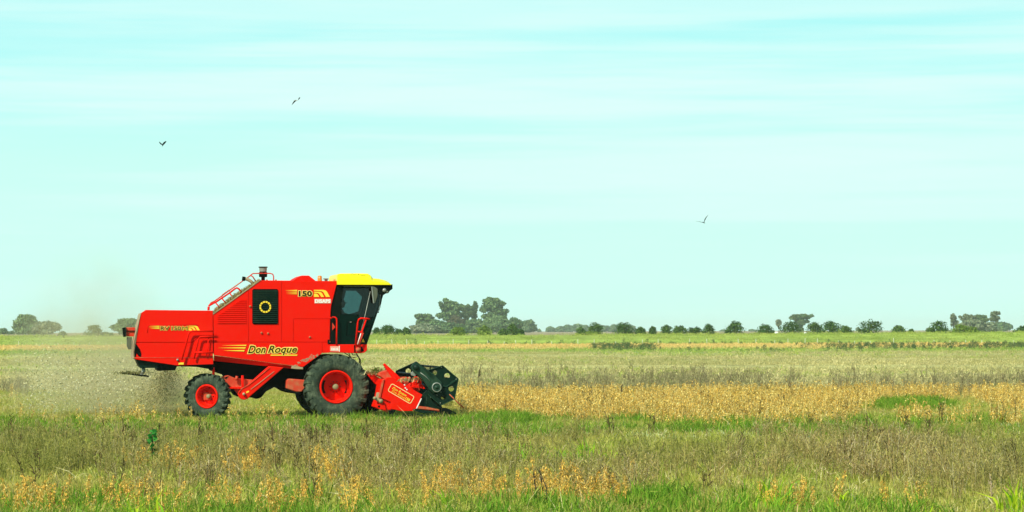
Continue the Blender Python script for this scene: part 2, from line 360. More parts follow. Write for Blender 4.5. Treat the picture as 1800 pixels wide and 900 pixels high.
# louvres
for i in range(12):
    y = 527+i*3.6; x0 = max(383, 436-(y-516)*1.42)
    part('louvre', [(x0, y+.4), (433, y+.4), (433, y+2.0), (x0-1, y+2.0)], -.022, .01, 'red', bevel=.004)
# radiator grille
gr = part('grille', [(445.5, 508), (487, 508), (489, 510), (489, 568), (487, 570), (445.5, 570), (443.5, 568), (443.5, 510)], -.02, .02, 'interior', bevel=.008)
for i in range(17):
    y = 510.5+i*3.45
    b = MB(); c = L3(466.3, y+1.2, -.03); b.box(c, (43*PX, .008, 2.5*PX), Matrix.Rotation(R(-38), 3, 'X'))
    b.build('slat', M['green'], gr)
for k in range(12):
    a0, a1 = k*30+3, k*30+27
    pts = arcpts(466.3, 539.5, 10.4, a0, a1, 4)+arcpts(466.3, 539.5, 7.4, a1, a0, 4)
    part('ring_segment', pts, -.058, -.048, 'vinyl_y', gr, bevel=0)
# latches / rivets
for px, py in ((471, 586), (459.5, 585), (544.5, 592.5), (579, 601), (439.5, 538.5)):
    MB().lathe([(.001, -.035), (.028, -.03), (.03, 0)], 10).build('latch', M['red_worn'], CH).location = L3(px, py, 0)
part('hinge', [(576, 597), (579.5, 597), (579.5, 604.5), (576, 604.5)], -.04, .02, 'black')
# scuffs of bare dusty metal above the wheel arch are in the paint; small mud splashes as thin flakes
rnd = random.Random(11)
mud = MB()
for i in range(70):
    u = rnd.random(); px = 514+u*42+rnd.gauss(0, 2); py = 644-u*19+rnd.gauss(0, 2.2)
    if py > 645-(max(px, 533)-533)*.75: continue
    c = Lp(px, py); r_ = rnd.uniform(.008, .03); mud.prism([(c[0]+r_*math.cos(a)*rnd.uniform(.6, 1.6), c[1]+r_*.5*math.sin(a)) for a in (0, 1.1, 2.2, 3.3, 4.4, 5.5)], -.003, .001)
tag(mud.build('dried_mud', M['tan'], CH), kind='stuff')
# rear hood
hood = part('rear_hood', [(257, 546), (374, 547), (374, 636), (311, 640), (242, 630), (236, 603), (248, 552)], .03, BW-.1, 'red', bevel=.02)
part('hood_panel', [(256, 544.8), (374.3, 546), (374.3, 591.6), (350, 591.6), (338, 601.6), (234.3, 601.6), (247.2, 551)], -.005, .035, bevel=.006)
part('hood_panel', [(234.4, 602.6), (338.4, 602.6), (350.4, 592.6), (374.3, 592.6), (374.3, 628.3), (236, 628.3)], .005, .045, bevel=.006)
part('hood_lip', [(233.5, 629), (375, 629), (375, 640.3), (311, 642.6), (240, 632)], -.02, .05, bevel=.008)
tubep('hood_bead', [(236, 628.6), (375, 629)], -.022, .008, 'red_worn')
tubep('hood_bead', [(259, 585), (260, 574), (263, 570.5), (348, 571.2)], -.008, .009)
part('rear_edge', [(247.3, 550), (248.6, 550), (235.6, 602), (236.5, 631), (233.2, 630.5), (234.4, 602), (246.4, 552.5)], -.02, BW-.5, 'tan', bevel=.01)
part('flange_shadow', [(236, 604), (240, 605.5), (246, 614), (248.2, 621), (248, 627), (244, 626.5), (240, 621), (238, 628), (236.5, 628)], -.004, .02, 'interior', bevel=0)  # dark plate drawn as the shadow the rear flange casts on the hood
part('lower_box', [(239, 631), (311, 641.5), (375, 639), (375, 650), (345, 645), (311, 644), (308, 651), (277, 652), (276, 647), (246, 646.5)], .15, BW-.3, 'black', bevel=.01)
part('chopper_plate', [(241, 633), (277, 638.5), (277, 647), (246, 647)], .1, .16, 'green', bevel=.008)
tubep('spreader_bracket', [(252, 646), (252.5, 652), (250, 658), (247, 660)], .25, .05, 'steel')
part('spreader_blade', [(213, 654.5), (236, 656.5), (262, 661), (262, 663), (240, 660.5), (213, 656.5)], .15, 1.6, 'black', bevel=.004)
# bracket with lamps beyond the tail
tb = part('tail_bracket', [(222, 575.5), (238, 575.5), (236, 591.5), (222, 591.5)], .9, 1.1, 'red_worn', ref=.9)
part('bracket_rib', [(221, 581), (238, 581), (238, 582.6), (221, 582.6)], .86, .89, 'black', tb)
part('tail_lamp', [(215, 576), (221.5, 575), (221.5, 592), (217, 592.5)], .8, 1.15, 'black', tb)
part('rubber_flap', [(223, 592.5), (232, 592.5), (231, 614), (226, 614.5), (223, 608)], .85, 1.15, 'grey', tb)
# tube frame on the hood
tubep('hood_frame', [(319.5, 633), (332, 585.5), (334.5, 582.8), (339, 582), (375, 582)], -.12, .022)
tubep('hood_frame', [(341, 631), (349, 595.5), (352, 592), (375, 591.8)], -.10, .022)
tubep('hood_frame', [(342, 619.5), (375, 619.5)], -.10, .028)
tubep('hood_frame', [(363, 628), (367, 592)], -.06, .014)
part('amber_reflector', [(314, 637.3), (323.2, 637.3), (323.2, 641.3), (314, 641.3)], -.035, -.01, 'vinyl_y')
MB().lathe([(.001, -.06), (.03, -.055), (.03, 0)], 10).build('latch', M['steel'], CH).location = L3(312, 632.5, -.02)
# deck handrails and ladder on the slope
def rail(pts, y, r=.018, mat='red_worn'): return tubep('handrail', pts, y, r, mat)
rail([(366.8, 537), (376, 530), (390, 520), (396, 515.5), (438, 486), (444.5, 480.8), (455, 480.5), (475, 480.5), (479.5, 482), (481, 486), (481, 493)], .9, .016)
rail([(366.5, 545.5), (366.8, 539)], .25, .032, 'red')
ladder = rail([(366.5, 538), (380, 530.5), (404, 514.5), (413, 507.5), (416.5, 506), (420, 508), (425.5, 515)], .25, .024, 'red')
for a, b in (((378, 531), (387, 541.5)), ((389, 523), (397, 533)), ((403, 514), (410, 524))):
    tubep('ladder_rung', [a, b], .25, .018, 'red', ladder)
rail([(389.5, 522), (391, 518), (403, 510), (404, 514)], .55, .015)
rail([(366.5, 538), (371, 532), (375, 530), (379, 532)], .55, .015)
rail([(440, 484), (444, 486), (450, 495)], .55, .018)
# exhaust
ex = tubep('exhaust_pipe', [(426, 489), (431, 490), (436, 491.5), (441, 494.5), (445.5, 499)], .6, .045, 'tan')
MB().tube([L3(425.6, 489.6, .6), L3(431, 490.4, .6)], .058, 10).build('pipe_mouth', M['black'], ex)
# air intake
ai = MB(); c = L3(462.5, 492, 1.0)
ai.lathe([(.0, -.05), (.05, -.05), (.05, .07), (.11, .08), (.115, .2), (.08, .23), (.075, .33)], 20, 'Z'); a_ = ai.build('air_intake', M['black'], CH); a_.location = c
x_ = MB().lathe([(.10, .225), (.105, .335)], 20, 'Z').build('mesh_band', M['steel'], a_)
x_ = MB().lathe([(.0, .36), (.12, .36), (.125, .335), (.0, .33)], 20, 'Z').build('intake_cap', M['black'], a_)
# roof of the body
part('tank_cover', [(514, 494.5), (521, 489), (530, 484.3), (543, 484.3), (549, 489), (556, 494.5)], .5, 2.2, bevel=.012)
bl = MB().lathe([(.0, .13), (.03, .128), (.05, .11), (.052, -.02)], 14, 'Z').build('beacon', M['orange'], CH); bl.location = L3(562, 493, .35); bl.scale = (1.15, 1.15, 1)
part('vent_cap', [(569, 489), (577.5, 489), (577.5, 491.5), (569, 491)], .4, .55, 'steel')
part('vent_neck', [(571, 491), (576, 491), (576, 495), (571, 495)], .42, .52, 'grey')
for px in (469, 485, 588): MB().lathe([(.001, .03), (.025, .02), (.03, -.01)], 8, 'Z').build('bolt_head', M['red_worn'], CH).location = L3(px, 493, .2)
# ---- decals
def text(s, name, box, mat, y, shear=0, offset=0.0, fit=None, parent=None, rot=0, sp=1.02):
    cu = bpy.data.curves.new('txt', 'FONT'); cu.body = s; cu.size = 1; cu.shear = shear; cu.offset = offset; cu.extrude = 0; cu.resolution_u = 3
    cu.space_character = sp
    me = curve_mesh(cu); v = np.array([q.co[:] for q in me.vertices])
    if fit is None: fit = (v[:, 0].min(), v[:, 0].max(), v[:, 1].min(), v[:, 1].max())
    (x0, z1), (x1, z0) = Lp(box[0], box[1], y), Lp(box[2], box[3], y)
    cx, cz = (x0+x1)/2, (z0+z1)/2
    for q in me.vertices:
        a = (q.co.x-(fit[0]+fit[1])/2)/(fit[1]-fit[0])*(x1-x0); b = (q.co.y-(fit[2]+fit[3])/2)/(fit[3]-fit[2])*(z1-z0)
        if rot: a, b = a*math.cos(rot)-b*math.sin(rot), a*math.sin(rot)+b*math.cos(rot)
        q.co = (cx+a, y, cz+b)
    me.materials.clear(); return link(name, me, M[mat], parent or CH), fit
def outlined(s, box, shear, o1=.02, o2=.085, y=-.010, sp=1.05):
    _, f = text(s, 'lettering', box, 'vinyl_k', y-.006, shear, o1, sp=sp)
    text(s, 'lettering_outline', box, 'vinyl_y', y-.003, shear, o2*.72, f, sp=sp); text(s, 'lettering_outline', box, 'vinyl_c', y, shear, o2, f, sp=sp)
outlined('Don', (436, 607.5, 467, 620.8), .35, .018, .10)
outlined('Roque', (471, 607.5, 522, 624.0), .35, .018, .10)
part('decal_underline', [(476, 623.2), (523, 623.2), (522, 625.3), (475.5, 625.3)], -.0125, -.0115, 'vinyl_y', bevel=0)
outlined('150', (525, 511.2, 548.5, 520.8), 0, .045, .12)
outlined('RV', (282.3, 573.6, 297.5, 580.4), 0, .02, .085, y=-.016)
outlined('150', (301.5, 573.6, 318, 580.4), 0, .02, .085, y=-.016)
outlined('M', (320.5, 573.6, 329.5, 580.4), 0, .0, .06, y=-.016)
def stripes(rows, y=-.01, mat='vinyl_y'):
    for x0, x1, yt, yb, sl in rows: part('stripe', [(x0, (yt+yb)/2), (x1+sl, yt), (x1, yb)], y-.002, y, mat, bevel=0)
stripes([(389, 432.5, 606.0, 608.2, 1), (382, 431, 610.3, 612.8, 1), (392, 429, 615.0, 617.8, 1)])
stripes([(501, 522, 509.5, 511.6, .5), (502, 521.8, 512.6, 514.4, .3), (503, 521.6, 515.6, 517.2, .2)])
stripes([(260, 280, 572.6, 574.2, .3), (261, 280, 574.6, 576.0, .3), (263, 280, 576.4, 578.2, .3)], -.016)
def swoosh(x0, x1, yt, yb, y=-.01):
    w = x1-x0; h = yb-yt
    for (a, b, top, th) in ((.70, 1.0, 0, .13), (.41, .64, .26, .13), (.0, .34, .52, .48)):
        xr = x0+w*b; xl = x0+w*(a+.05); t0 = yt+h*top
        o = [(x0, t0), (xr-h*.95*(1-top), t0), (xr-h*.62*(1-top), t0+h*.08), (xr-h*.42*(1-top), t0+h*.25*(1-top)), (xr, yb)]
        if a > 0: o += [(xl, yb), (xl-h*.38*(1-top), t0+h*(.32)), (xl-h*.6*(1-top), t0+h*.2), (x0, t0+h*th)]
        else: o += [(x0, yb)]
        part('swoosh', o, y-.002, y, 'vinyl_y', bevel=0)
swoosh(551.7, 580, 509.5, 522); swoosh(331.5, 351.5, 572.5, 581, -.016)
text('DISAPS', 'lettering', (553.5, 526, 581, 532.6), 'vinyl_w', -.012, 0, .05)
part('sticker', [(552.7, 525.4), (581.6, 525.4), (581.8, 527), (581.6, 533.2), (552.7, 533.2)], -.009, -.007, 'vinyl_f', bevel=0)
# ---- cab
def cabpart(name, pts, y0, y1, mat='black', parent=None, bevel=.006, ref=None): return part(name, pts, y0, y1, mat, parent, bevel, 1, ref)
cab = cabpart('cab_frame', [(593.5, 500), (603, 500), (604, 511), (600, 530), (601, 545), (592, 572), (590, 606), (580.5, 606), (581, 540), (586, 524)], .04, .14)
cabpart('roof_rail', [(594, 500), (674, 501), (674, 506.5), (603, 508)], .04, .14, 'black', cab)
cabpart('rail_trim', [(602, 502), (655, 502.3), (655, 504.6), (606, 504)], .02, .038, 'grey', cab)
cabpart('front_pillar', [(668, 506), (676, 512), (667, 540), (645, 605), (640, 605), (657, 556), (664, 530)], .05, .13, 'door', cab)
cabpart('door_pillar', [(641, 508), (650, 508), (640, 545), (632, 560), (629, 606), (624, 606), (628, 560), (637, 540)], .06, .12, 'door', cab)
dr = cabpart('door', [(592, 552), (629, 552), (626, 606), (590, 606)], .05, .10, 'door', cab)
cabpart('glazed_panel', [(632, 560), (656, 557), (641, 605), (629, 606)], .07, .10, 'door', cab)
tubep('door_seam', [(609.5, 590), (610, 568), (613, 565.3), (625, 565), (627, 567), (626.5, 590), (609.5, 590)], .045, .009, 'black', dr)
tubep('door_handle', [(615, 566.5), (618, 566)], .03, .012, 'steel', dr)
gp = LP([(602, 507), (668, 507), (675, 514), (658, 557), (632, 560), (630, 552.5), (600, 552.5), (600, 530), (603, 511)], .075)
m = MB(); m.poly([(x, .028, z) for x, z in gp]); m.build('side_window', M['glass'], cab)
# far side wall with its window, back wall, floor, windscreen
plate('far_wall', LP([(586, 500), (690, 500), (690, 508), (672, 520), (640, 606), (575, 606), (575, 540)], 2.2),
      [LP([(608.5, 511), (626, 511), (630, 515), (636.8, 522), (634, 533), (630, 547), (624, 549.5), (613, 552.5), (605, 549), (600.2, 543.5), (606, 536), (606, 532), (604, 527)], 2.2)], 2.2, 2.26, M['interior'], cab)
m = MB(); m.poly([(x, 2.24, z) for x, z in LP([(598, 508), (640, 508), (640, 555), (598, 555)], 2.24)]); m.build('far_window', M['glass'], cab)
cabpart('back_wall', [(582, 500), (590, 500), (586, 606), (578, 606)], .16, 2.19, 'interior', cab)
cabpart('cab_floor', [(581, 604), (645, 604), (645, 606.5), (581, 606.5)], .16, 2.5, 'interior', cab)
w0 = [Lp(674, 512), Lp(644, 605)]
m = MB(); m.poly([(w0[0][0], .14, w0[0][1]), (w0[0][0]+.12, 1.2, w0[0][1]), (w0[1][0]+.12, 1.2, w0[1][1]), (w0[1][0], .14, w0[1][1])]); m.poly([(w0[0][0]+.12, 1.2, w0[0][1]), (w0[0][0], 2.19, w0[0][1]), (w0[1][0], 2.19, w0[1][1]), (w0[1][0]+.12, 1.2, w0[1][1])])
m.build('windscreen', M['glass'], cab)
seat = MB(); seat.prism(LP([(596, 545), (600, 545), (603, 575), (622, 576), (622, 583), (597, 583)], 1.2), .9, 1.45, .02); seat.build('seat', M['interior'], cab)
tubep('steering_column', [(636, 604), (629, 575), (627, 570)], 1.2, .03, 'interior', cab)
MB().lathe([(.17, -.012), (.19, 0), (.17, .012), (.155, 0), (.17, -.012)], 24, 'Z').build('steering_wheel', M['interior'], cab).location = L3(627, 571, 1.2)
roof = MB()
def roofbuild():
    prof = [(592.6, 500.3), (592.4, 493), (593, 486), (594.5, 482), (600, 480.6), (630, 480.3), (648, 480.8), (653, 484), (657, 489), (668, 490), (678, 492.5), (684, 495), (687.5, 498.5), (688, 501), (640, 500.6)]
    q = LP(prof, -.1)
    b = bmesh.new(); ny = 13; rings = []
    for j in range(ny):
        v = j/(ny-1); yy = -.1+2.65*v; e = 1-abs(2*v-1)**9*.0
        edge = min(v, 1-v)*2.65; k = 1.0 if edge > .22 else (math.sqrt(1-(1-edge/.22)**2)*.5+.5)
        zb = q[0][1]; rings.append([b.verts.new((x if True else x, yy, zb+(z-zb)*k)) for x, z in q])
    n = len(q)
    for A_, B_ in zip(rings, rings[1:]):
        for i in range(n): b.faces.new((A_[i], A_[(i+1) % n], B_[(i+1) % n], B_[i])).smooth = False
    b.faces.new(rings[0]); b.faces.new(rings[-1][::-1]); bmesh.ops.recalc_face_normals(b, faces=b.faces)
    roof.merge(b); return roof.build('cab_roof', M['yellow'], CH)
ro = roofbuild()
cabpart('visor', [(655, 501.3), (688.3, 501.3), (687, 507), (683.5, 515), (676.5, 516.5), (668, 519), (664, 512)], -.04, 2.45, 'black', ro, .02)
MB().lathe([(.001, -.03), (.045, -.025), (.055, 0)], 14).build('work_lamp', M['steel'], ro).location = L3(675.8, 510.2, -.05)
MB().lathe([(.001, -.02), (.03, -.015), (.035, 0)], 12).build('work_lamp', M['grey'], ro).location = L3(681, 513.5, -.05)
text('Don Roque', 'lettering', (617, 481.6, 643, 485.2), 'vinyl_k', -.108, .35, .01, parent=ro, rot=R(-3))
cabpart('mirror', [(652.8, 504), (658, 503.8), (664, 508), (664, 520), (659.5, 532.5), (656, 533), (654, 518)], -.28, -.22, 'grey', ro, .012)
cabpart('mirror_edge', [(652.6, 504), (654.6, 504), (658, 533), (656, 533)], -.30, -.285, 'steel', ro, .004)
tubep('mirror_stay', [(651, 512), (640, 562), (628, 604)], -.02, .009, 'steel', cab)
tubep('antenna_cable', [(671.5, 516), (671, 527), (668, 540), (665, 549)], -.05, .008, 'black', ro)
tubep('antenna_cable', [(668.5, 518), (667.5, 530), (665.5, 547)], -.05, .005, 'steel', ro)
MB().box(L3(664.7, 549, -.05), (.04, .03, .03)).build('clip', M['black'], ro)
# platform, ladder rails
pf = part('platform', [(579, 605.5), (645.3, 605.5), (645.3, 616), (641, 620), (633, 621), (579, 619.6)], -.05, BW, 'red', bevel=.012)
part('platform_shadow_gap', [(622.2, 606.5), (624.8, 606.5), (625.2, 619.6), (622.6, 619.6)], -.056, -.04, 'interior', pf, bevel=0)
part('platform_shadow_gap', [(633.4, 609), (636, 609), (640, 617), (635, 619)], -.056, -.04, 'interior', pf, bevel=0)
o_ = MB().lathe([(.001, -.06), (.045, -.055), (.062, -.03), (.062, .02)], 16).build('round_fitting', M['red_worn'], pf); o_.location = L3(629.2, 614.5, -.06)
part('worn_sticker', [(580.3, 608.5), (597, 608.5), (597, 617.8), (580.3, 617.3)], -.054, -.051, 'vinyl_f', pf, bevel=0)
part('sticker_edge', [(596, 607.8), (597.2, 607.8), (597.2, 618), (596, 618)], -.058, -.054, 'vinyl_w', pf, bevel=0)
for i in range(5): part('sticker_mark', [(582.5+i*2.5, 613), (584+i*2.5, 610+(i % 2)), (584.6+i*2.5, 616), (583+i*2.5, 616)], -.058, -.054, 'vinyl_w', pf, bevel=0)
tubep('grab_rail', [(580.5, 557.5)]+arcpts(586.8, 562.5, 5.2, 150, 0, 6)+[(592, 575), (591.5, 606)], -.06, .022)
cabpart('warning_sign', [(584, 567), (589.5, 575), (584, 580.5)], -.03, -.01, 'red_worn', cab, 0)
rr = tubep('boarding_rail', [(625, 606), (629, 567), (630.5, 561.5), (634, 559.5), (642, 559.8), (650, 561)], -.10, .024)
tubep('rail_bar', [(643.5, 562), (633, 592), (628, 606)], -.10, .022, 'red', rr)
tubep('rail_bar', [(627.5, 582.8), (638.5, 583.5)], -.10, .018, 'red', rr)
tubep('rail_bar', [(638.5, 585), (631, 606)], -.16, .022, 'red_worn', rr)
tubep('rail_bar', [(634.5, 586), (628.5, 605.5)], -.18, .014, 'vinyl_w', rr)
cabpart('warning_triangle', [(638.4, 595), (641, 601.5), (636, 601.5)], -.0, .02, 'vinyl_y', cab, 0)
for pts in ([(613, 620), (616, 627), (622, 628.5), (630, 627), (632, 634), (630.5, 645), (628, 652)], [(618, 620), (620, 624), (627, 624), (633.5, 632), (633.5, 645), (630, 653)], [(605, 620), (612, 624), (618, 630), (624, 634)], [(626, 621), (631, 628), (634, 640)]):
    tubep('hydraulic_hose', pts, .2, .012, 'black')
# ---- chassis, belly
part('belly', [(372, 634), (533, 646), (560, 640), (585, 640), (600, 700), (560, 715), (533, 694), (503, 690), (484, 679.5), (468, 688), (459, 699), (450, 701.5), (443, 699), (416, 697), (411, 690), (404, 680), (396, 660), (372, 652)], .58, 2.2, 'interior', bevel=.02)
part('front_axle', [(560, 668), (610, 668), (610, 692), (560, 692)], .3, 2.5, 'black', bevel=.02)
part('feeder_shade_block', [(644, 658), (650, 656), (668, 668), (667, 720), (650, 728), (640, 728), (646, 700), (650, 680)], .12, 2.4, 'interior', bevel=.02)  # added black block standing in for shade between front wheel and header
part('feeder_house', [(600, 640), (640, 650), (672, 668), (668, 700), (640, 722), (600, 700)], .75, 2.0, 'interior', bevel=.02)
fr = part('axle_frame', [(388, 662), (401, 659.5), (413, 664.5), (449, 668), (447, 676), (436, 678), (430, 696), (419, 695), (409, 682), (401, 676)], .30, .44, 'red_worn', bevel=.012)
part('frame_flange', [(402, 680), (428, 680), (428, 683.5), (402, 683.5)], .2, .3, 'red', fr)
part('frame_slot', [(394, 664), (402, 661), (397, 666)], .285, .305, 'interior', fr, bevel=0)
tubep('frame_post', [(426.2, 660), (426.6, 684)], .2, .035, 'red', fr)
tubep('frame_pin', [(416.5, 661), (415, 669)], .22, .038, 'red_worn', fr)
tubep('support_post', [(375, 646), (375.2, 660)], .2, .036, 'red')
ev = part('elevator_tube', [(473, 643), (499, 646), (440, 696.5), (436.5, 700.5)]+arcpts(428.8, 693.2, 9.8, 300, 140, 8)+[(436.5, 676)], .02, .28, 'red', bevel=.02, seg=2)
tubep('elevator_rib', [(482, 653), (455, 674), (441, 684.5)], .012, .008, 'tan', ev)
tubep('elevator_rib', [(474.5, 646.5), (437, 676.8), (425, 683), (420, 691)], .012, .012, 'red_worn', ev)
MB().lathe([(.001, -.05), (.035, -.045), (.04, .03)], 12).build('pivot_bolt', M['tan'], ev).location = L3(428.6, 692.6, .0)
part('yellow_decal', [(432.5, 688.5), (437.3, 686.5), (438, 689), (433.2, 691.3)], .01, .018, 'vinyl_y', ev, bevel=0)
bx = part('toolbox', [(505, 667), (508, 665.6), (536, 667.8), (536, 682), (530, 689), (521, 689), (502.8, 683), (503.5, 670)], .05, .5, 'red_worn', bevel=.02)
part('toolbox_base', [(503, 683.5), (521, 689.4), (530, 689.4), (527, 692), (519, 691.8), (502.5, 686.5)], .06, .5, 'black', bx)
# ---- wheels
def wheel(name, px, py, yface, Rt, w, Rr, nlug, steer=0, side=1, recess=.2):
    x, z = Lp(px, py, yface)
    yc = yface+side*w/2
    root = empty(name, (x, yc, z), steer, CH)
    if side < 0: root.rotation_euler = (0, 0, steer+math.pi)
    h = w/2; Rb = Rt-.055
    t = MB()
    prof = [(Rr+.01, -h*.62), (Rr+.04, -h*.80), (Rr+(Rb-Rr)*.35, -h*.98), (Rr+(Rb-Rr)*.62, -h*1.0), (Rr+(Rb-Rr)*.68, -h*.965), (Rb-.05, -h*.93), (Rb-.012, -h*.80), (Rb, -h*.5), (Rb+.006, 0), (Rb, h*.5), (Rb-.012, h*.8), (Rb-.05, h*.93), (Rr+(Rb-Rr)*.6, h), (Rr+.04, h*.8), (Rr, h*.62)]
    t.lathe(prof, 64)
    for s in (-1, 1):
        for k in range(nlug):
            a = 2*math.pi*(k+(.5 if s > 0 else 0))/nlug; da = 2*math.pi/nlug
            q = []
            for (u, yy, ri, ro_) in ((.0, -.06*0-.01*s*0, Rb-.01, Rt), (.75, h*.86, Rb-.04, Rt-.004), (1.0, h*1.03, Rb-.14, Rb-.08)):
                ang = a-u*da*.75*1.0; hw = da*(.20 if u < .9 else .26)
                for rr_ in (ri, ro_):
                    for sg in (-1, 1):
                        th = ang+sg*hw*(1 if rr_ == ri else .8); q.append(t.bm.verts.new((rr_*math.cos(th), s*(yy if u else -.03), rr_*math.sin(th))))
            for i in (0, 4):
                A_ = q[i:i+4]; B_ = q[i+4:i+8]
                for f in ((A_[2], A_[3], B_[3], B_[2]), (A_[0], A_[2], B_[2], B_[0]), (A_[1], B_[1], B_[3], A_[3])): t.bm.faces.new(f)
            t.bm.faces.new((q[0], q[1], q[3], q[2])); t.bm.faces.new((q[8], q[10], q[11], q[9]))
    t.build('tyre', M['rubber'], root)
    r = MB(); d = -h*.72
    r.lathe([(Rr+.012, d+.03), (Rr+.02, d-.012), (Rr+.005, d-.03), (Rr-.03, d-.022), (Rr-.04, d+.02), (Rr-.055, d+recess*.6), (Rr-.06, d+recess), (Rr-.10, d+recess+.005), (Rr*.5, d+recess*.86), (.0, d+recess*.84)], 48)
    r.build('rim', M['red'], root)
    hb = MB(); hr = Rr*.19; y0 = d+recess*.84
    hb.lathe([(.0, y0-.14), (hr*.75, y0-.14), (hr, y0-.11), (hr, y0)], 18); hb.build('hub', M['hubcap'], root)
    for k in range(10 if Rr > .35 else 6):
        a = 2*math.pi*k/(10 if Rr > .35 else 6); rb = Rr*.33
        MB().box((rb*math.cos(a), y0-.015, rb*math.sin(a)), (.022, .03, .022)).build('wheel_nut', M['interior'], root)
    return root
wheel('front_wheel', 591.5, 680.3, -.12, .885, .50, .43, 22, 0, 1, .36)
wheel('front_wheel', 591.5-20, 680.3-2.5, BW+.1, .885, .50, .43, 22, 0, -1, .20)
wheel('rear_wheel', 367.3, 697.0, .12, .61, .32, .305, 22, R(-26), 1, .24)
wheel('rear_wheel', 367.3-6, 697-2, BW-.3, .61, .32, .305, 18, R(-26), -1, .16)
part('rear_axle', [(358, 690), (372, 690), (372, 704), (358, 704)], .35, BW-.5, 'red_worn', bevel=.02)
# ---- header
YN, YF = -1.12, 3.85
hd = part('header', [(672, 668), (676, 666), (704, 672.5), (704, 675), (680, 672), (674, 700), (700, 716), (735, 718), (773, 721), (774, 724), (728, 723), (668, 720), (661, 716), (667, 699)], YN+.06, YF-.06, 'red', ref=YN, bevel=.01)
part('end_panel', [(676, 667), (680, 664), (692, 662.7), (704, 672.5), (742.8, 694), (732, 718), (725, 722.7), (706, 723), (686, 719), (687, 707), (668, 699)], YN, YN+.055, 'red', hd, bevel=.012)
part('end_panel', [(676, 667), (680, 664), (692, 662.7), (704, 672.5), (742.8, 694), (732, 718), (725, 722.7), (706, 723), (686, 719), (668, 699)], YF-.055, YF, 'red', hd, bevel=.012, ref=YN)
part('panel_flange', [(672.5, 668), (676, 666.3), (668.8, 699.5), (665.5, 699)], YN-.03, YN+.1, 'red_worn', hd)
part('edge_strip', [(740.2, 700), (741.6, 700.6), (733, 718.4), (731.2, 717.8)], YN-.01, YN+.02, 'vinyl_w', hd, bevel=.002)
part('drive_bracket', [(668, 699.5), (672, 698), (686, 707), (685, 719), (681, 725.5), (661, 717), (664, 708)], YN+.08, YN+.16, 'red_worn', hd, bevel=.01)
part('bracket_recess', [(671.5, 703), (677, 701.5), (683, 708), (682, 716), (678, 712), (673, 711)], YN+.065, YN+.085, 'interior', hd, bevel=0)
part('bracket_plate', [(670, 711.5), (677, 712.5), (679, 722), (672, 719.5)], YN+.0, YN+.03, 'red', hd)
part('bracket_recess', [(664.5, 713), (668.5, 712.5), (668, 717), (664, 716)], YN+.06, YN+.085, 'interior', hd, bevel=0)
part('drive_block', [(663, 690), (667, 690), (668.5, 700), (664, 706), (660.5, 703)], YN+.02, YN+.2, 'tan', hd)
MB().lathe([(.001, -.05), (.03, -.045), (.045, 0), (.045, .05)], 12).build('shaft_end', M['hubcap'], hd).location = L3(658.8, 700, YN)
MB().lathe([(.001, -.06), (.05, -.05), (.06, 0), (.06, .05)], 12).build('pulley', M['hubcap'], hd).location = L3(669.5, 705, YN)
part('skid_shoe', [(684, 722), (696, 720), (694, 727), (686, 728)], YN-.02, YN+.2, 'black', hd)
part('cutter_skid', [(726, 718.8), (769, 723), (768, 727), (745, 727), (727, 722)], YN-.06, YN+.05, 'green', hd)
part('inner_panel', [(742, 694), (750, 686), (762, 690), (776, 712), (778, 719), (733, 716.5)], YN+.10, YN+.16, 'green', hd)
part('floor_sheet', [(734, 713.5), (752, 715.5), (772, 720), (772, 722), (733, 718)], YN+.0, YN+.06, 'red_worn', hd, bevel=.003)
for px in (733, 750, 768): tubep('panel_rib', [(px, 697+abs(750-px)*.3), (px, 716)], YN+.09, .006, 'armgreen', hd)
# badge on the end panel: rounded yellow frame, lettering at 30 degrees
def badge():
    c = Lp(705, 692, YN); a = R(-30.5); hw, hh = 23.2*PX*1.0, 7.6*PX
    def rr(hw, hh, r, n=5):
        q = []
        for cx, cz, a0 in ((hw-r, hh-r, 0), (-hw+r, hh-r, 90), (-hw+r, -hh+r, 180), (hw-r, -hh+r, 270)):
            q += [(cx+r*math.cos(R(a0+90*i/n)), cz+r*math.sin(R(a0+90*i/n))) for i in range(n+1)]
        return [(c[0]+x*math.cos(a)-z*math.sin(a), c[1]+x*math.sin(a)+z*math.cos(a)) for x, z in q]
    plate('badge_frame', rr(hw, hh, .05), [rr(hw-.016, hh-.016, .036)], YN-.006, YN-.002, M['vinyl_c'], hd)
    text('Don Roque', 'lettering', (688, 686.2, 716, 691.8), 'vinyl_y', YN-.006, .3, .015, parent=hd, rot=a)
    text('Don Roque', 'lettering', (687, 691.2, 713, 696.4), 'vinyl_y', YN-.005, .3, .0, parent=hd, rot=a)
    text('150', 'lettering', (712.5, 699.3, 721, 704.5), 'vinyl_y', YN-.006, 0, .04, parent=hd, rot=a)
badge()
for px, py in ((712.5, 682), (715, 684.7), (711, 676.5)): part('white_mark', [(px-1.2, py-1), (px+1, py-1.2), (px+1.3, py+1.2), (px-.8, py+1)], YN-.012, YN-.003, 'vinyl_w', hd, bevel=0)
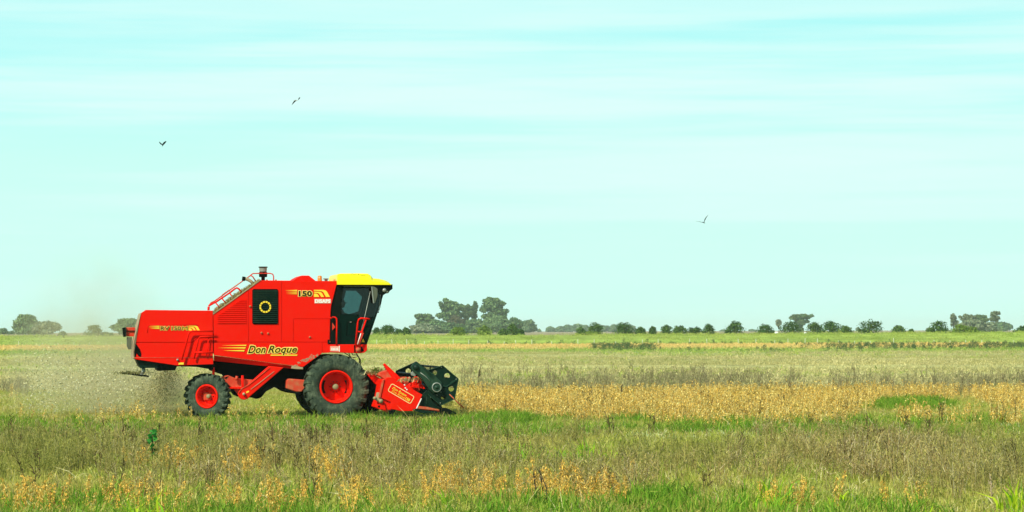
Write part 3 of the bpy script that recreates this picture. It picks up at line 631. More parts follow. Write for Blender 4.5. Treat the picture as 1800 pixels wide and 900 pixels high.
# back sheet pieces and auger
part('tilt_lever', [(673.5, 641), (676.6, 638.6), (700, 660), (707, 668), (704, 673), (697, 671), (687, 661)], YN+.3, YN+.42, 'red', hd)
part('back_shield', [(666, 660), (668.5, 655), (685, 649.5), (691, 656), (690, 663), (677, 667)], YN+.5, YN+1.2, 'red_worn', hd, bevel=.01)
part('back_shield', [(684, 652), (706, 668), (704, 671), (682, 662)], YN+.8, YF-.4, 'red_worn', hd, bevel=.01)
part('feeder_shield', [(645, 658), (651, 655), (672, 667), (666, 677.5), (659, 675)], YN+1.2, YN+1.5, 'red', hd, bevel=.01)
part('auger_guard', [(724, 680), (742, 675.5), (747.5, 683), (745, 684), (738, 681.8), (728, 682.5)], YN+.2, YN+.24, 'red', hd)
def auger():
    c = Lp(727, 682, YN); m = MB()
    m.lathe([(.0, YN+.25), (.15, YN+.25), (.15, YF-.3), (.0, YF-.3)], 20, c=(c[0], 0, c[1])); A_ = m.build('auger', M['red'], hd)
    f = MB(); prev = None; nst = 220
    for i in range(nst+1):
        u = i/nst; th = u*2*math.pi*8*(1 if u < .5 else -1); y = YN+.25+(YF-YN-.6)*u
        a = (c[0]+.15*math.cos(th), y, c[1]+.15*math.sin(th)); b = (c[0]+.27*math.cos(th), y, c[1]+.27*math.sin(th))
        if prev and i != nst//2+1: f.poly([prev[0], prev[1], b, a])
        prev = (a, b)
    f.build('auger_flight', M['red_worn'], A_)
    e = MB().lathe([(.0, -.01), (.15, -.01), (.16, 0), (.15, .02)], 24); e.build('auger_end', M['red'], A_).location = (*L3(730.5, 672, YN+.3)[:2], L3(730.5, 672, YN+.3)[2])
auger()
# reel: end plates, arms, bats and tines
def circ(px, py, r, y, n=14, sx_=1, tilt=0):
    return LP([(px+r*sx_*math.cos(2*math.pi*k/n)*math.cos(tilt)-r*math.sin(2*math.pi*k/n)*math.sin(tilt), py+r*sx_*math.cos(2*math.pi*k/n)*math.sin(tilt)+r*math.sin(2*math.pi*k/n)*math.cos(tilt)) for k in range(n)], y)
YR = YN-.02
rv = [(752, 651), (778, 642.7), (805.3, 666), (799, 701), (774.7, 712.3), (752, 693)]
rp_ = plate('reel_end_plate', LP(rv, YR), [circ(786, 660.7, 5, YR), circ(764.5, 655.3, 4, YR), circ(793.3, 683.3, 4.8, YR), circ(778.7, 698.3, 3.6, YR, sx_=1, tilt=0)], YR, YR+.02, M['green'], hd)
for a, b in zip(rv, rv[1:]+rv[:1]):
    if a[0] < 760 and b[0] < 760: continue
    A_ = L3(*a, YR); B_ = L3(*b, YR); d = (B_-A_); mid = (A_+B_)/2
    MB().box(mid+Vector((0, -.015, 0)), (d.length, .06, .018), Matrix.Rotation(-math.atan2(d.z, d.x), 3, 'Y')).build('plate_flange', M['armgreen'], rp_)
for px, py in ((776, 645.5), (802, 666.5), (796.5, 699), (774, 708.5), (757, 698), (768, 694.5), (775, 689), (755.5, 674.6)):
    MB().lathe([(.001, -.02), (.014, -.018), (.016, .01)], 8).build('bolt_head', M['steel'], rp_).location = L3(px, py, YR-.01)
part('brace', [(780, 676), (783, 679), (791, 675), (792, 672), (805, 665), (806, 667), (793, 675.5), (785, 681), (778, 679)], YR-.03, YR-.002, 'armgreen', rp_, bevel=.004)
arm = part('reel_arm', [(721.6, 646), (724, 641.5), (728, 638.3), (733, 637), (742, 643.5), (752, 651), (764, 659), (776, 672), (779, 682), (772, 691), (762, 691.5), (754, 684), (741, 665), (726, 653)], YR-.10, YR-.035, 'armgreen', hd, bevel=.012)
part('flush_armplate', [(741, 645), (753, 652), (766, 662), (760, 668)], YR-.10, YR-.09, 'armgreen', arm)  # flush plate in the same paint as the arm
tubep('arm_rib', [(739, 655), (748, 661.5), (756, 670)], YR-.105, .010, 'steel', arm)
MB().lathe([(.0, -.06), (.06, -.055), (.075, -.03), (.08, .03)], 18).build('arm_pivot', M['green'], arm).location = L3(731.5, 646, YR-.1)
hbm = MB().lathe([(.0, -.07), (.03, -.07), (.035, -.045), (.085, -.045), (.10, -.05), (.135, -.035), (.148, 0), (.148, .03)], 28).build('reel_hub', M['armgreen'], arm); hbm.location = L3(767.3, 680.8, YR-.11)
MB().lathe([(.105, -.055), (.125, -.06), (.13, -.045)], 28).build('hub_ring', M['steel'], hbm)
part('arm_clevis', [(722, 655), (728, 652), (732, 657), (730, 662), (723, 660)], YR-.02, YR+.06, 'steel', arm, bevel=.01)
tubep('lift_cylinder', [(726, 658), (712, 690)], YR+.3, .022, 'black', arm)
fv = [(752-0, 651), (778, 642.7), (805.3, 666), (799, 701), (774.7, 712.3), (745, 700), (735, 670)]
xc, zc = Lp(767.3, 680.8, YR)
def hexv(rad, ph): return [(xc+rad*math.cos(R(ph+60*k)), zc+rad*math.sin(R(ph+60*k))) for k in range(6)]
fp = plate('reel_end_plate', hexv(.63, 24), [[(xc+.40*math.cos(R(54+60*k))+.075*math.cos(t), zc+.40*math.sin(R(54+60*k))+.075*math.sin(t)) for t in [2*math.pi*i/12 for i in range(12)]] for k in range(6)], YF-.02, YF, M['green'], hd)
hv = hexv(.63, 24)
for a, b in zip(hv, hv[1:]+hv[:1]):
    A_ = Vector((a[0], YF, a[1])); B_ = Vector((b[0], YF, b[1])); d = (B_-A_); mid = (A_+B_)/2
    MB().box(mid+Vector((0, -.03, 0)), (d.length, .07, .018), Matrix.Rotation(-math.atan2(d.z, d.x), 3, 'Y')).build('plate_flange', M['armgreen'], fp)
ot = MB(); ot.tube([(xc, YR, zc), (xc, YF, zc)], .06, 12); ot.build('reel_tube', M['black'], hd)
for (x, z) in [Lp(778, 646, YR), Lp(801, 667, YR), Lp(795, 699, YR), Lp(774, 708, YR), hexv(.56, 24)[2], hexv(.56, 24)[3]]:
    b = MB().tube([(x, YR+.03, z), (x, YF-.03, z)], .028, 8).build('reel_bat', M['black'], hd)
    t = MB()
    for k in range(30):
        y = YR+.1+k*.163; t.tube([(x, y, z), (x+.02, y, z-.12), (x-.03, y, z-.24)], .006, 4)
    t.build('tines', M['black'], b)
    MB().box((x, (YR+YF)/2, z), (.07, YF-YR-.1, .012)).build('bat_strip', M['black'], b)
for k in range(6):
    a = R(24+60*k)
    for yy in (.6, 2.2): MB().tube([(xc, yy, zc), (xc+.56*math.cos(a), yy, zc+.56*math.sin(a))], .018, 6).build('reel_spoke', M['black'], hd)
tubep('divider_rod', [(790, 693), (800, 703), (815, 717)], YR-.02, .014, 'red_worn', hd)
part('crop_divider', [(772, 716), (785, 717), (800, 724), (806, 728), (796, 729), (775, 727)], YN-.02, YN+.12, 'black', hd, bevel=.02)
for k in range(24):
    y = YN+.2+k*.2; x, z = Lp(775, 724, YN)
    MB().prism([(x, z-.01), (x+.12, z), (x, z+.015)], y-.02, y+.02).build('knife_guard', M['black'], hd)
def clump(name, px, py, y, sx_, sz_, n, mat, parent, seed):
    rnd = random.Random(seed); m = MB()
    for i in range(n):
        x, z = Lp(px, py, y); p = Vector((x+rnd.gauss(0, sx_), y+rnd.gauss(0, .15), z+abs(rnd.gauss(0, sz_))))
        d = Vector((rnd.gauss(0, 1), rnd.gauss(0, 1), rnd.gauss(0, .7))).normalized()*rnd.uniform(.03, .08); q = d.cross(Vector((rnd.random(), rnd.random(), 1))).normalized()*.009
        m.poly([p-d-q, p-d+q, p+d+q, p+d-q])
    tag(m.build(name, M[mat], parent, False), kind='stuff')
clump('caught_straw', 657, 658, YN+1.2, .17, .06, 200, 'strawleaf', hd, 1)
clump('caught_straw', 661, 655, YN+1.2, .10, .05, 120, 'bushy', hd, 2)
clump('caught_straw', 716, 669, YN+.25, .15, .02, 70, 'strawleaf', hd, 3)
clump('caught_straw', 735, 666, YN+.3, .13, .02, 90, 'strawleaf', hd, 4)
clump('caught_straw', 232, 656.5, .3, .22, .025, 220, 'stream', CH, 5)
# ---- driver, seated inside the cab
def driver():
    base = L3(599, 575, 1.2); bm = bmesh.new()
    J = {'pel': (0, 0, 0), 'che': (-.03, 0, .30), 'nk': (-.01, 0, .50), 'kL': (.42, .12, .06), 'fL': (.45, .12, -.38), 'kR': (.42, -.12, .06), 'fR': (.45, -.12, -.38), 'tL': (.58, .12, -.42), 'tR': (.58, -.12, -.42),
         'sL': (-.03, .20, .42), 'eL': (.10, .26, .16), 'hL': (.33, .14, .24), 'sR': (-.03, -.20, .42), 'eR': (.10, -.26, .16), 'hR': (.33, -.14, .24)}
    rad = dict(pel=.15, che=.16, nk=.06, kL=.075, fL=.05, kR=.075, fR=.05, tL=.04, tR=.04, sL=.07, eL=.05, hL=.035, sR=.07, eR=.05, hR=.035)
    E = [('pel', 'che'), ('che', 'nk'), ('pel', 'kL'), ('kL', 'fL'), ('pel', 'kR'), ('kR', 'fR'), ('fL', 'tL'), ('fR', 'tR'), ('che', 'sL'), ('sL', 'eL'), ('eL', 'hL'), ('che', 'sR'), ('sR', 'eR'), ('eR', 'hR')]
    ks = list(J); me = bpy.data.meshes.new('person'); me.from_pydata([J[k] for k in ks], [(ks.index(a), ks.index(b)) for a, b in E], [])
    o = link('person', me, M['cloth']); md = o.modifiers.new('s', 'SKIN'); me.skin_vertices
    for i, k in enumerate(ks): me.skin_vertices[0].data[i].radius = (rad[k], rad[k])
    me.skin_vertices[0].data[0].use_root = True
    sb = o.modifiers.new('u', 'SUBSURF'); sb.levels = sb.render_levels = 2
    o.location = O+HX*base.x+HY*base.y+Vector((0, 0, base.z)); o.rotation_euler = (0, 0, PSI)
    tag(o, 'person in dark clothes seated at the wheel behind the cab window', 'person')
    h = MB(); b = bmesh.new(); bmesh.ops.create_icosphere(b, subdivisions=3, radius=.11)
    for v in b.verts:
        v.co.z *= 1.18; v.co.y *= .82
        if v.co.x > .05: v.co.x += .025*math.exp(-((v.co.z+.0)**2+v.co.y**2)/.0006)
        if v.co.z < -.06: v.co.x += .01
    for f in b.faces: f.smooth = True
    h.merge(b, Matrix.Translation((.01, 0, .64))); h.build('head', M['skin'], o)
    c = MB(); c.lathe([(.0, .79), (.07, .775), (.105, .72), (.11, .67)], 16, 'Z', (.0, 0, 0)); c.box((.13, 0, .675), (.10, .13, .012)); c.build('cap', M['cloth'], o)
    for s in (-1, 1):
        g = MB()
        g.box((.37, .13*s, .25), (.08, .03, .07), bevel=.01)
        for k in range(4): g.tube([(.40, .13*s, .275-k*.018), (.44, .125*s, .275-k*.018), (.45, .10*s, .272-k*.018), (.43, .085*s, .27-k*.018)], .009, 6)
        g.tube([(.36, .125*s, .28), (.39, .10*s, .295), (.42, .09*s, .29)], .010, 6)
        g.build('hand', M['skin'], o)
driver()
# ------------------------------------------------------------------ vegetation prototypes
def quads_mesh(name, V, Fc, mat):
    me = bpy.data.meshes.new(name); me.from_pydata(V, [], Fc); me.update(); me.materials.append(mat); return me
def blades(name, n, h, spread, w, lean, mat, seed, droop=.3, two=True):
    rnd = random.Random(seed); V = []; Fc = []
    for i in range(n):
        a = rnd.uniform(0, 6.28); r = spread*math.sqrt(rnd.random()); x, y = r*math.cos(a), r*math.sin(a)
        hh = h*rnd.uniform(.45, 1.1); l = rnd.gauss(0, lean); b = rnd.uniform(0, 6.28); dx, dy = math.cos(b), math.sin(b)
        ww = w*rnd.uniform(.6, 1.3)/2; c = rnd.uniform(0, 3.14); wx, wy = math.cos(c)*ww, math.sin(c)*ww
        mx, my, mz = x+dx*l*hh*.4, y+dy*l*hh*.4, hh*.6
        tx, ty, tz = x+dx*l*hh*(1+droop), y+dy*l*hh*(1+droop), hh*(1-droop*abs(l)*.6)
        k = len(V); V += [(x-wx, y-wy, -.02), (x+wx, y+wy, -.02), (mx+wx*.8, my+wy*.8, mz), (mx-wx*.8, my-wy*.8, mz), (tx, ty, tz)]
        Fc += [(k, k+1, k+2, k+3), (k+3, k+2, k+4)]
    return quads_mesh(name, V, Fc, mat)
def weed_mesh(name, ns, h, spread, mat, seed, tw=.010, br=5, bl=.10):
    rnd = random.Random(seed); V = []; Fc = []
    def strip(p, q, w0, w1):
        c = rnd.uniform(0, 3.14); a = Vector((math.cos(c), math.sin(c), 0)); k = len(V)
        V.extend([p-a*w0, p+a*w0, q+a*w1, q-a*w1]); Fc.append((k, k+1, k+2, k+3))
    for i in range(ns):
        a = rnd.uniform(0, 6.28); r = spread*math.sqrt(rnd.random()); p = Vector((r*math.cos(a), r*math.sin(a), -.02))
        hh = h*rnd.uniform(.5, 1.1); d = Vector((rnd.gauss(0, .16), rnd.gauss(0, .16), 1)); q = p+d*hh
        strip(p, q, tw*.7, tw*.3)
        for b in range(br):
            u = rnd.uniform(.3, 1); s = p.lerp(q, u); e = s+Vector((rnd.gauss(0, .6), rnd.gauss(0, .6), rnd.uniform(.3, 1.2))).normalized()*bl*rnd.uniform(.5, 1.3)
            strip(s, e, tw*.35, tw*.5)
            for _ in range(2):
                e2 = s.lerp(e, rnd.uniform(.5, 1.1)); strip(e2, e2+Vector((rnd.gauss(0, 1), rnd.gauss(0, 1), rnd.gauss(.3, .6)))*.022, tw*.6, tw*.6)
    return quads_mesh(name, V, Fc, mat)
def soy_mesh(name, h, rad, n, mat, seed, ls=.035, dense=1):
    rnd = random.Random(seed); V = []; Fc = []
    def quad(p, d, s):
        k = len(V); V.extend([p, p+d*.45+s, p+d, p+d*.45-s]); Fc.append((k, k+1, k+2, k+3))
    stems = rnd.choice((1, 2, 2, 3)) if name != 'soyf' else rnd.choice((1, 1, 2))
    for st in range(stems):
        bx_, by_ = rnd.gauss(0, .02), rnd.gauss(0, .02); lx, ly = rnd.gauss(0, .07), rnd.gauss(0, .07); hh = h*rnd.uniform(.75, 1.05)
        k = len(V); V.extend([Vector((bx_-.006, by_, -.02)), Vector((bx_+.006, by_, -.02)), Vector((bx_+lx+.003, by_+ly, hh)), Vector((bx_+lx-.003, by_+ly, hh))]); Fc.append((k, k+1, k+2, k+3))
        for i in range(n//stems):
            u = rnd.uniform(.10, 1); a = rnd.uniform(0, 6.28); r = rad*rnd.uniform(.1, 1)*(1.15-.7*u)
            p = Vector((bx_+lx*u+r*math.cos(a), by_+ly*u+r*math.sin(a), hh*u))
            d = Vector((math.cos(a)*rnd.uniform(.1, .8), math.sin(a)*rnd.uniform(.1, .8), -rnd.uniform(.2, 1.1))).normalized()*ls*rnd.uniform(.8, 1.9)
            s = d.cross(Vector((rnd.gauss(0, 1), rnd.gauss(0, 1), rnd.gauss(0, 1)))).normalized()*ls*rnd.uniform(.22, .42)
            quad(p, d, s)
    return quads_mesh(name, V, Fc, mat)
def proto_coll(name, meshes):
    c = bpy.data.collections.new(name)
    for i, me in enumerate(meshes): c.objects.link(bpy.data.objects.new('%s_%02d' % (name, i), me))
    return c
def scatter(name, X, Y, coll, nvar, smin, smax, label, cat, mat, tilt=.12, z=None):
    n = len(X); me = bpy.data.meshes.new(name)
    Z = ground_z(X, Y) if z is None else z
    P = np.stack([X, Y, Z], 1).astype(np.float32); me.vertices.add(n); me.vertices.foreach_set('co', P.ravel()); me.update()
    rot = np.stack([RNG.normal(0, tilt, n), RNG.normal(0, tilt, n), RNG.uniform(0, 6.28, n)], 1).astype(np.float32)
    s = RNG.uniform(smin, smax, n); sc = np.stack([s, s, s*RNG.uniform(.8, 1.2, n)], 1).astype(np.float32)
    me.attributes.new('rot', 'FLOAT_VECTOR', 'POINT').data.foreach_set('vector', rot.ravel())
    me.attributes.new('scl', 'FLOAT_VECTOR', 'POINT').data.foreach_set('vector', sc.ravel())
    me.attributes.new('idx', 'INT', 'POINT').data.foreach_set('value', RNG.integers(0, nvar, n).astype(np.int32))
    o = link(name, me, mat); tag(o, label, cat, None, 'stuff')
    g = bpy.data.node_groups.new(name, 'GeometryNodeTree')
    g.interface.new_socket('Geometry', in_out='INPUT', socket_type='NodeSocketGeometry'); g.interface.new_socket('Geometry', in_out='OUTPUT', socket_type='NodeSocketGeometry')
    a = g.nodes.new('NodeGroupInput'); b = g.nodes.new('NodeGroupOutput'); ip = g.nodes.new('GeometryNodeInstanceOnPoints'); ci = g.nodes.new('GeometryNodeCollectionInfo')
    ci.inputs[0].default_value = coll; ci.inputs['Separate Children'].default_value = True; ci.inputs['Reset Children'].default_value = True
    ip.inputs['Pick Instance'].default_value = True
    for nm, ty, sock in (('rot', 'FLOAT_VECTOR', 'Rotation'), ('scl', 'FLOAT_VECTOR', 'Scale'), ('idx', 'INT', 'Instance Index')):
        q = g.nodes.new('GeometryNodeInputNamedAttribute'); q.data_type = ty; q.inputs[0].default_value = nm; g.links.new(q.outputs[0], ip.inputs[sock])
    g.links.new(a.outputs[0], ip.inputs['Points']); g.links.new(ci.outputs[0], ip.inputs['Instance']); g.links.new(ip.outputs[0], b.inputs[0])
    o.modifiers.new('scatter', 'NODES').node_group = g
    return o
# value noise
_tab = RNG.random((256, 256))
def vn(x, y):
    xi = np.floor(x).astype(int); yi = np.floor(y).astype(int); fx = x-xi; fy = y-yi; fx = fx*fx*(3-2*fx); fy = fy*fy*(3-2*fy)
    g = lambda a, b: _tab[a % 256, b % 256]
    return (g(xi, yi)*(1-fx)+g(xi+1, yi)*fx)*(1-fy)+(g(xi, yi+1)*(1-fx)+g(xi+1, yi+1)*fx)*fy
def fbm(x, y): return .5*vn(x, y)+.3*vn(x*2.1+7, y*2.1+3)+.2*vn(x*4.3+1, y*4.3+9)
def samples(y0, y1, dens, margin=1.22):
    # uniform per square metre over the strip the photo sees, with a margin at both sides
    hw = lambda y: y*.18*margin+1.5
    area = (y1-y0)*(hw(y0)+hw(y1)); n = int(area*dens)
    Y = RNG.uniform(y0, y1, int(n*1.0)); wmax = hw(y1); n2 = int(n*2*wmax/(hw(y0)+hw(y1))); Y = RNG.uniform(y0, y1, n2); X = RNG.uniform(-wmax, wmax, n2)
    k = np.abs(X) < hw(Y); return X[k], Y[k]
def band(v, a, b, s): return np.clip((v-a)/s+.5, 0, 1)*np.clip((b-v)/s+.5, 0, 1)
def blob(px, py, cx, cy, rx, ry): return np.clip(1.4-((px-cx)/rx)**2-((py-cy)/ry)**2, 0, 1)
def place(y0, y1, dmax, fn):
    X, Y = samples(y0, y1, dmax); px, py = to_px(X, Y); D = fn(px, py, X, Y); k = RNG.random(len(X)) < D
    # nothing grows through the wheels of the machine
    rel = np.stack([X-O.x, Y-O.y], 1); lx = rel@np.array([HX.x, HX.y]); ly = rel@np.array([HY.x, HY.y])
    inside = ((lx > -.75) & (lx < .75) & (ly > -.08) & (ly < 2.7)) | ((np.abs(lx+3.5) < .55) & (ly > .1) & (ly < 2.5)) | ((lx > .9) & (lx < 3.3) & (ly > YN-.02) & (ly < YF)) 
    k &= ~inside
    return X[k], Y[k]
gc = proto_coll('grass_proto', [blades('grass', 26, .13, .17, .012, .7, M['grass'], 20+i) for i in range(6)])
lc = proto_coll('lush_proto', [blades('lush', 34, .24, .20, .013, .6, M['lush'], 40+i) for i in range(4)])
limec = proto_coll('lime_proto', [blades('lime', 18, .34, .20, .030, .6, M['lime'], 50+i) for i in range(4)])
wc = proto_coll('weed_proto', [weed_mesh('weed', 7, .46, .16, M['weed'], 60+i) for i in range(6)])
fwc = proto_coll('farweed_proto', [weed_mesh('farweed', 6, .70, .25, M['farweed'], 70+i, .014, 6, .14) for i in range(4)])
scf = [soy_mesh('soyf', .50, .058, 110, M['soyf'], 180+i, .027) for i in range(8)]
scs = [soy_mesh('soy', .50, .075, 46, M['soy'], 80+i) for i in range(8)]
sc_ = proto_coll('soy_proto', scs)
stc = proto_coll('straw_proto', [blades('straw', 16, .10, .16, .012, 1.2, M['strawleaf'], 90+i) for i in range(4)])
pdc = proto_coll('pale_proto', [blades('pale', 7, .20, .16, .030, .5, M['paledot'], 100+i) for i in range(4)])
fgc = proto_coll('fartuft_proto', [blades('fartuft', 34, .11, .6, .03, 1.3, M['farstraw'], 110+i) for i in range(3)])
fggc = proto_coll('fargreen_proto', [blades('fargreen', 26, .16, .6, .05, 1.0, M['embgrass'], 115+i) for i in range(3)])
fsc = proto_coll('farsoy_proto', [soy_mesh('farsoy', .55, .35, 44, M['farsoy'], 120+i, .10) for i in range(4)])
shc = proto_coll('shrub_proto', [soy_mesh('darkshrub', 1.0, .45, 90, M['bushdark'], 130+i, .11) for i in range(4)])

nz = lambda X, Y, s, o=0: fbm(X*s+o, Y*s*.6+o*1.7)
def edge_near(px): return np.interp(px, [800, 960, 1130, 1250, 1400, 1500, 1560, 1700, 1800, 1950], [735, 737, 742, 752, 752, 742, 708, 704, 722, 724])
def cropmask(px, py, X, Y):
    m = (px > 806)*band(py, 696, 2000, 6)*np.clip((edge_near(px)+16*(nz(X, Y, .5, 5)-.5)*2-py)/7+.5, 0, 1)
    m = np.maximum(m, (px > 1575)*band(py, 735, 756, 5)*(nz(X, Y, .7, 2) > .40))
    # the machine has already cut everything behind its header
    rel = np.stack([X-O.x, Y-O.y], 1); lx = rel@np.array([HX.x, HX.y])
    return m*(lx > 3.1)
def D_soy(px, py, X, Y):
    g = cropmask(px, py, X, Y)*np.where(nz(X, Y, .9, 9) < .38, .18, 1)*(1-.75*np.clip((py-714)/18, 0, 1)*(nz(X, Y, 1.0, 19) < .54))
    thin = .12*blob(px, py, 1350, 756, 170, 14)+.05*blob(px, py, 60, 752, 40, 8)+.10*blob(px, py, 200, 745, 60, 12)+.05*blob(px, py, 1500, 760, 60, 12)+.03*band(py, 735, 757, 6)*(px < 560)+.06*blob(px, py, 15, 700, 30, 12)+.05*blob(px, py, 400, 742, 130, 5)
    return np.clip(np.maximum(g, thin*(nz(X, Y, .8, 3) > .45)), 0, 1)
X, Y = place(60, 102, 15, D_soy); scatter('soybean_crop', X, Y, sc_, 8, .75, 1.15, 'standing field of ripe golden beans ahead of the red header', 'crop', M['soy'], .08)
def D_grass(px, py, X, Y):
    d = .55+.45*(nz(X, Y, .5) > .45); d = d*np.where(py > 770, .8, 1); d = np.where(cropmask(px, py, X, Y) > .5, .12, d)
    return d
X, Y = place(27, 60, 22, D_grass); X2, Y2 = place(60, 112, 22, D_grass)
scatter('short_grass', np.concatenate([X, X2]), np.concatenate([Y, Y2]), gc, 6, .7, 1.35, 'short green and straw-tinted grass covering the near field', 'grass', M['grass'], .2)
def D_lush(px, py, X, Y):
    d = blob(px, py, 885, 744, 62, 7)+.8*blob(px, py, 830, 750, 60, 6)+1.2*blob(px, py, 1600, 716, 70, 9)+.9*blob(px, py, 1215, 760, 26, 7)+.7*blob(px, py, 1455, 766, 22, 10)+.5*blob(px, py, 1400, 768, 60, 8)
    d = d+.5*blob(px, py, 420, 758, 160, 9)*(nz(X, Y, .6, 4) > .5)+.5*blob(px, py, 140, 748, 18, 7)+.20*band(py+(nz(X, Y, 1.1, 18)-.5)*60, 890, 1100, 24)*(nz(X, Y, .7, 8) > .42)+.25*band(py, 742, 775, 8)*(nz(X, Y, .45, 6) > .52)
    d = d+.6*blob(px, py, 1160, 885, 50, 16)+.5*blob(px, py, 190, 880, 40, 14)+.25*blob(px, py, 30, 762, 120, 12)
    return np.clip(d, 0, 1)
X, Y = place(30, 100, 22, D_lush); scatter('lush_grass', X, Y, lc, 4, .75, 1.35, 'patches of brighter green grass between the weeds', 'grass', M['lush'], .2)
def D_lime(px, py, X, Y):
    d = blob(px, py, 945, 814, 22, 4)+blob(px, py, 985, 813, 22, 4)+blob(px, py, 1022, 814, 20, 7)+.6*blob(px, py, 1084, 812, 8, 5)+.3*blob(px, py, 1350, 900, 60, 12)+.02*band(py, 885, 990, 8)
    return np.clip(d, 0, 1)
X, Y = place(30, 60, 9, D_lime); scatter('lime_plants', X, Y, limec, 4, .8, 1.25, 'lime green broad-leaved plants in the weeds', 'weeds', M['lime'], .15)
def D_weed(px, py, X, Y):
    n = nz(X, Y, .28, 11)
    w = (nz(X, Y, .9, 15)-.5)*30+(nz(X, Y, .25, 17)-.5)*34
    d = .62*band(py+w, 790, 874, 24)*np.clip((n-.36)*5, .06, 1)
    d = np.maximum(d, .22*band(py, 768, 790, 10)*(n > .45)); d = np.maximum(d, .9*blob(px, py, 30, 800, 70, 26)); d = np.maximum(d, .9*blob(px, py, 1500, 800, 260, 28)*np.clip((n-.3)*5, .1, 1)); d = np.maximum(d, 1.0*blob(px, py, 1640, 860, 230, 26)*np.clip((n-.3)*5, .1, 1))
    d = d*(1-.85*blob(px, py, 985, 812, 80, 14))*(1-.95*blob(px, py, 267, 825, 12, 12))
    return d*(1-.8*blob(px, py, 890, 885, 150, 22))*(1-.6*blob(px, py, 285, 838, 65, 12))*(1-.6*blob(px, py, 500, 845, 120, 16))*(1-.5*band(py, 878, 990, 10))
X, Y = place(31, 66, 10, D_weed); scatter('dry_weeds', X, Y, wc, 6, .5, 1.25, 'thicket of fine dry olive-brown weeds across the foreground', 'weeds', M['weed'], .12)
dkc = proto_coll('stalk_proto', [weed_mesh('stalk', 4, .62, .10, M['darkweed'], 260+i, .016, 7, .10) for i in range(4)])
X, Y = place(34, 100, 1.3, lambda px, py, X, Y: np.clip(.5*band(py, 765, 880, 20)*np.clip((nz(X, Y, .4, 91)-.48)*6, 0, 1)+.16*cropmask(px, py, X, Y)*(nz(X, Y, .7, 93) > .5), 0, 1)); scatter('dark_weed_stalks', X, Y, dkc, 4, .5, 1.1, 'scattered darker upright stalks among the dry weeds', 'weeds', M['weed'], .1)
def D_fw(px, py, X, Y):
    n = nz(X, Y, .16, 21)
    d = .40*(px > 815)*band(py+(nz(X, Y, .3, 23)-.5)*22, 672, 702, 10)*np.clip((n-.36)*5, .05, 1)+.9*blob(px, py, 30, 694, 34, 9)*np.clip((n-.2)*4, 0, 1)+.05*band(py, 655, 672, 8)*(px > 800)*(n > .5)
    return np.clip(d, 0, 1)
X, Y = place(95, 190, 2.4, D_fw); scatter('brown_weeds', X, Y, fwc, 4, .55, 1.25, 'band of tall brown weeds just behind the golden crop', 'weeds', M['farweed'], .1)
def D_pale(px, py, X, Y): return band(py, 750, 774, 7)*((px > 560)*.8+.15)*np.clip((nz(X, Y, .8, 31)-.35)*4, .05, 1)
X, Y = place(56, 76, 10, D_pale); scatter('pale_leaf_cover', X, Y, pdc, 4, .5, .9, 'low cover with pale leaflets in front of the harvester', 'ground cover', M['paledot'], .3)
def D_straw(px, py, X, Y):
    d = .25+.75*(px < 380)*band(py, 650, 745, 12)*.8
    return np.clip(d*np.clip((nz(X, Y, .5, 41)-.3)*4, .1, 1), 0, 1)*(cropmask(px, py, X, Y) < .5)
X, Y = place(28, 150, 9, D_straw); scatter('straw_litter', X, Y, stc, 4, .7, 1.3, 'cut straw and stubble lying over the harvested ground', 'stubble', M['strawleaf'], .5)
X, Y = place(112, 300, 2.4, lambda px, py, X, Y: np.clip((vn(X*.006+3, Y*.075+X*.004)-.38)*3, .04, .9)*np.clip((nz(X, Y, .06, 51)-.25)*4, .2, 1)); scatter('far_stubble', X, Y, fgc, 3, .7, 1.3, 'pale stubble of the middle field', 'stubble', M['strawleaf'], .3)
X, Y = place(112, 425, .9, lambda px, py, X, Y: np.where(Y > 300, .9*band(Y, 300, 342, 8)+.02, .14*(nz(X, Y, .04, 61) > .52))); scatter('far_grass', X, Y, fggc, 3, .7, 1.3, 'green grass strip in the middle distance', 'grass', M['grass'], .3)
X, Y = place(340, 426, 1.8, lambda px, py, X, Y: .8*(px < 1760)*(1-.93*band(px, 1480, 2200, 60)*(Y < 400))); scatter('far_soybean_strip', X, Y, fsc, 4, .7, 1.1, 'thin golden strip of beans below the embankment', 'crop', M['farsoy'], .1)
def D_sh(px, py, X, Y):
    d = .9*blob(px, py, 1065, 615, 26, 3)+.9*blob(px, py, 1095, 615, 20, 4)+.8*blob(px, py, 1135, 615, 22, 3)+.55*band(px, 1480, 2400, 90)*band(py, 609.5, 616.5, 2.5)*np.clip((nz(X, Y, .16, 71)-.42)*5, .06, 1)
    d = d+.25*band(px, 1140, 1500, 60)*band(py, 618.5, 621.5, 2)*(nz(X, Y, .1, 77) > .5)+.08*band(py, 607.5, 610, 1.5)+.4*band(px, 1400, 1520, 40)*band(py, 612, 616, 2)*(nz(X, Y, .2, 73) > .5)
    return np.clip(d, 0, 1)
X, Y = place(300, 440, .8, D_sh); scatter('field_edge_shrubs', X, Y, shc, 4, .4, .95, 'dark scrub growing along the far field edge', 'scrub', M['bushdark'], .1)
X, Y = place(428, 475, 1.2, lambda px, py, X, Y: .75*np.clip((nz(X, Y, .10, 81)-.30)*4, .1, 1)); scatter('embankment_grass', X, Y, fggc, 3, .8, 1.4, 'green grass of the embankment slope', 'grass', M['grass'], .3)
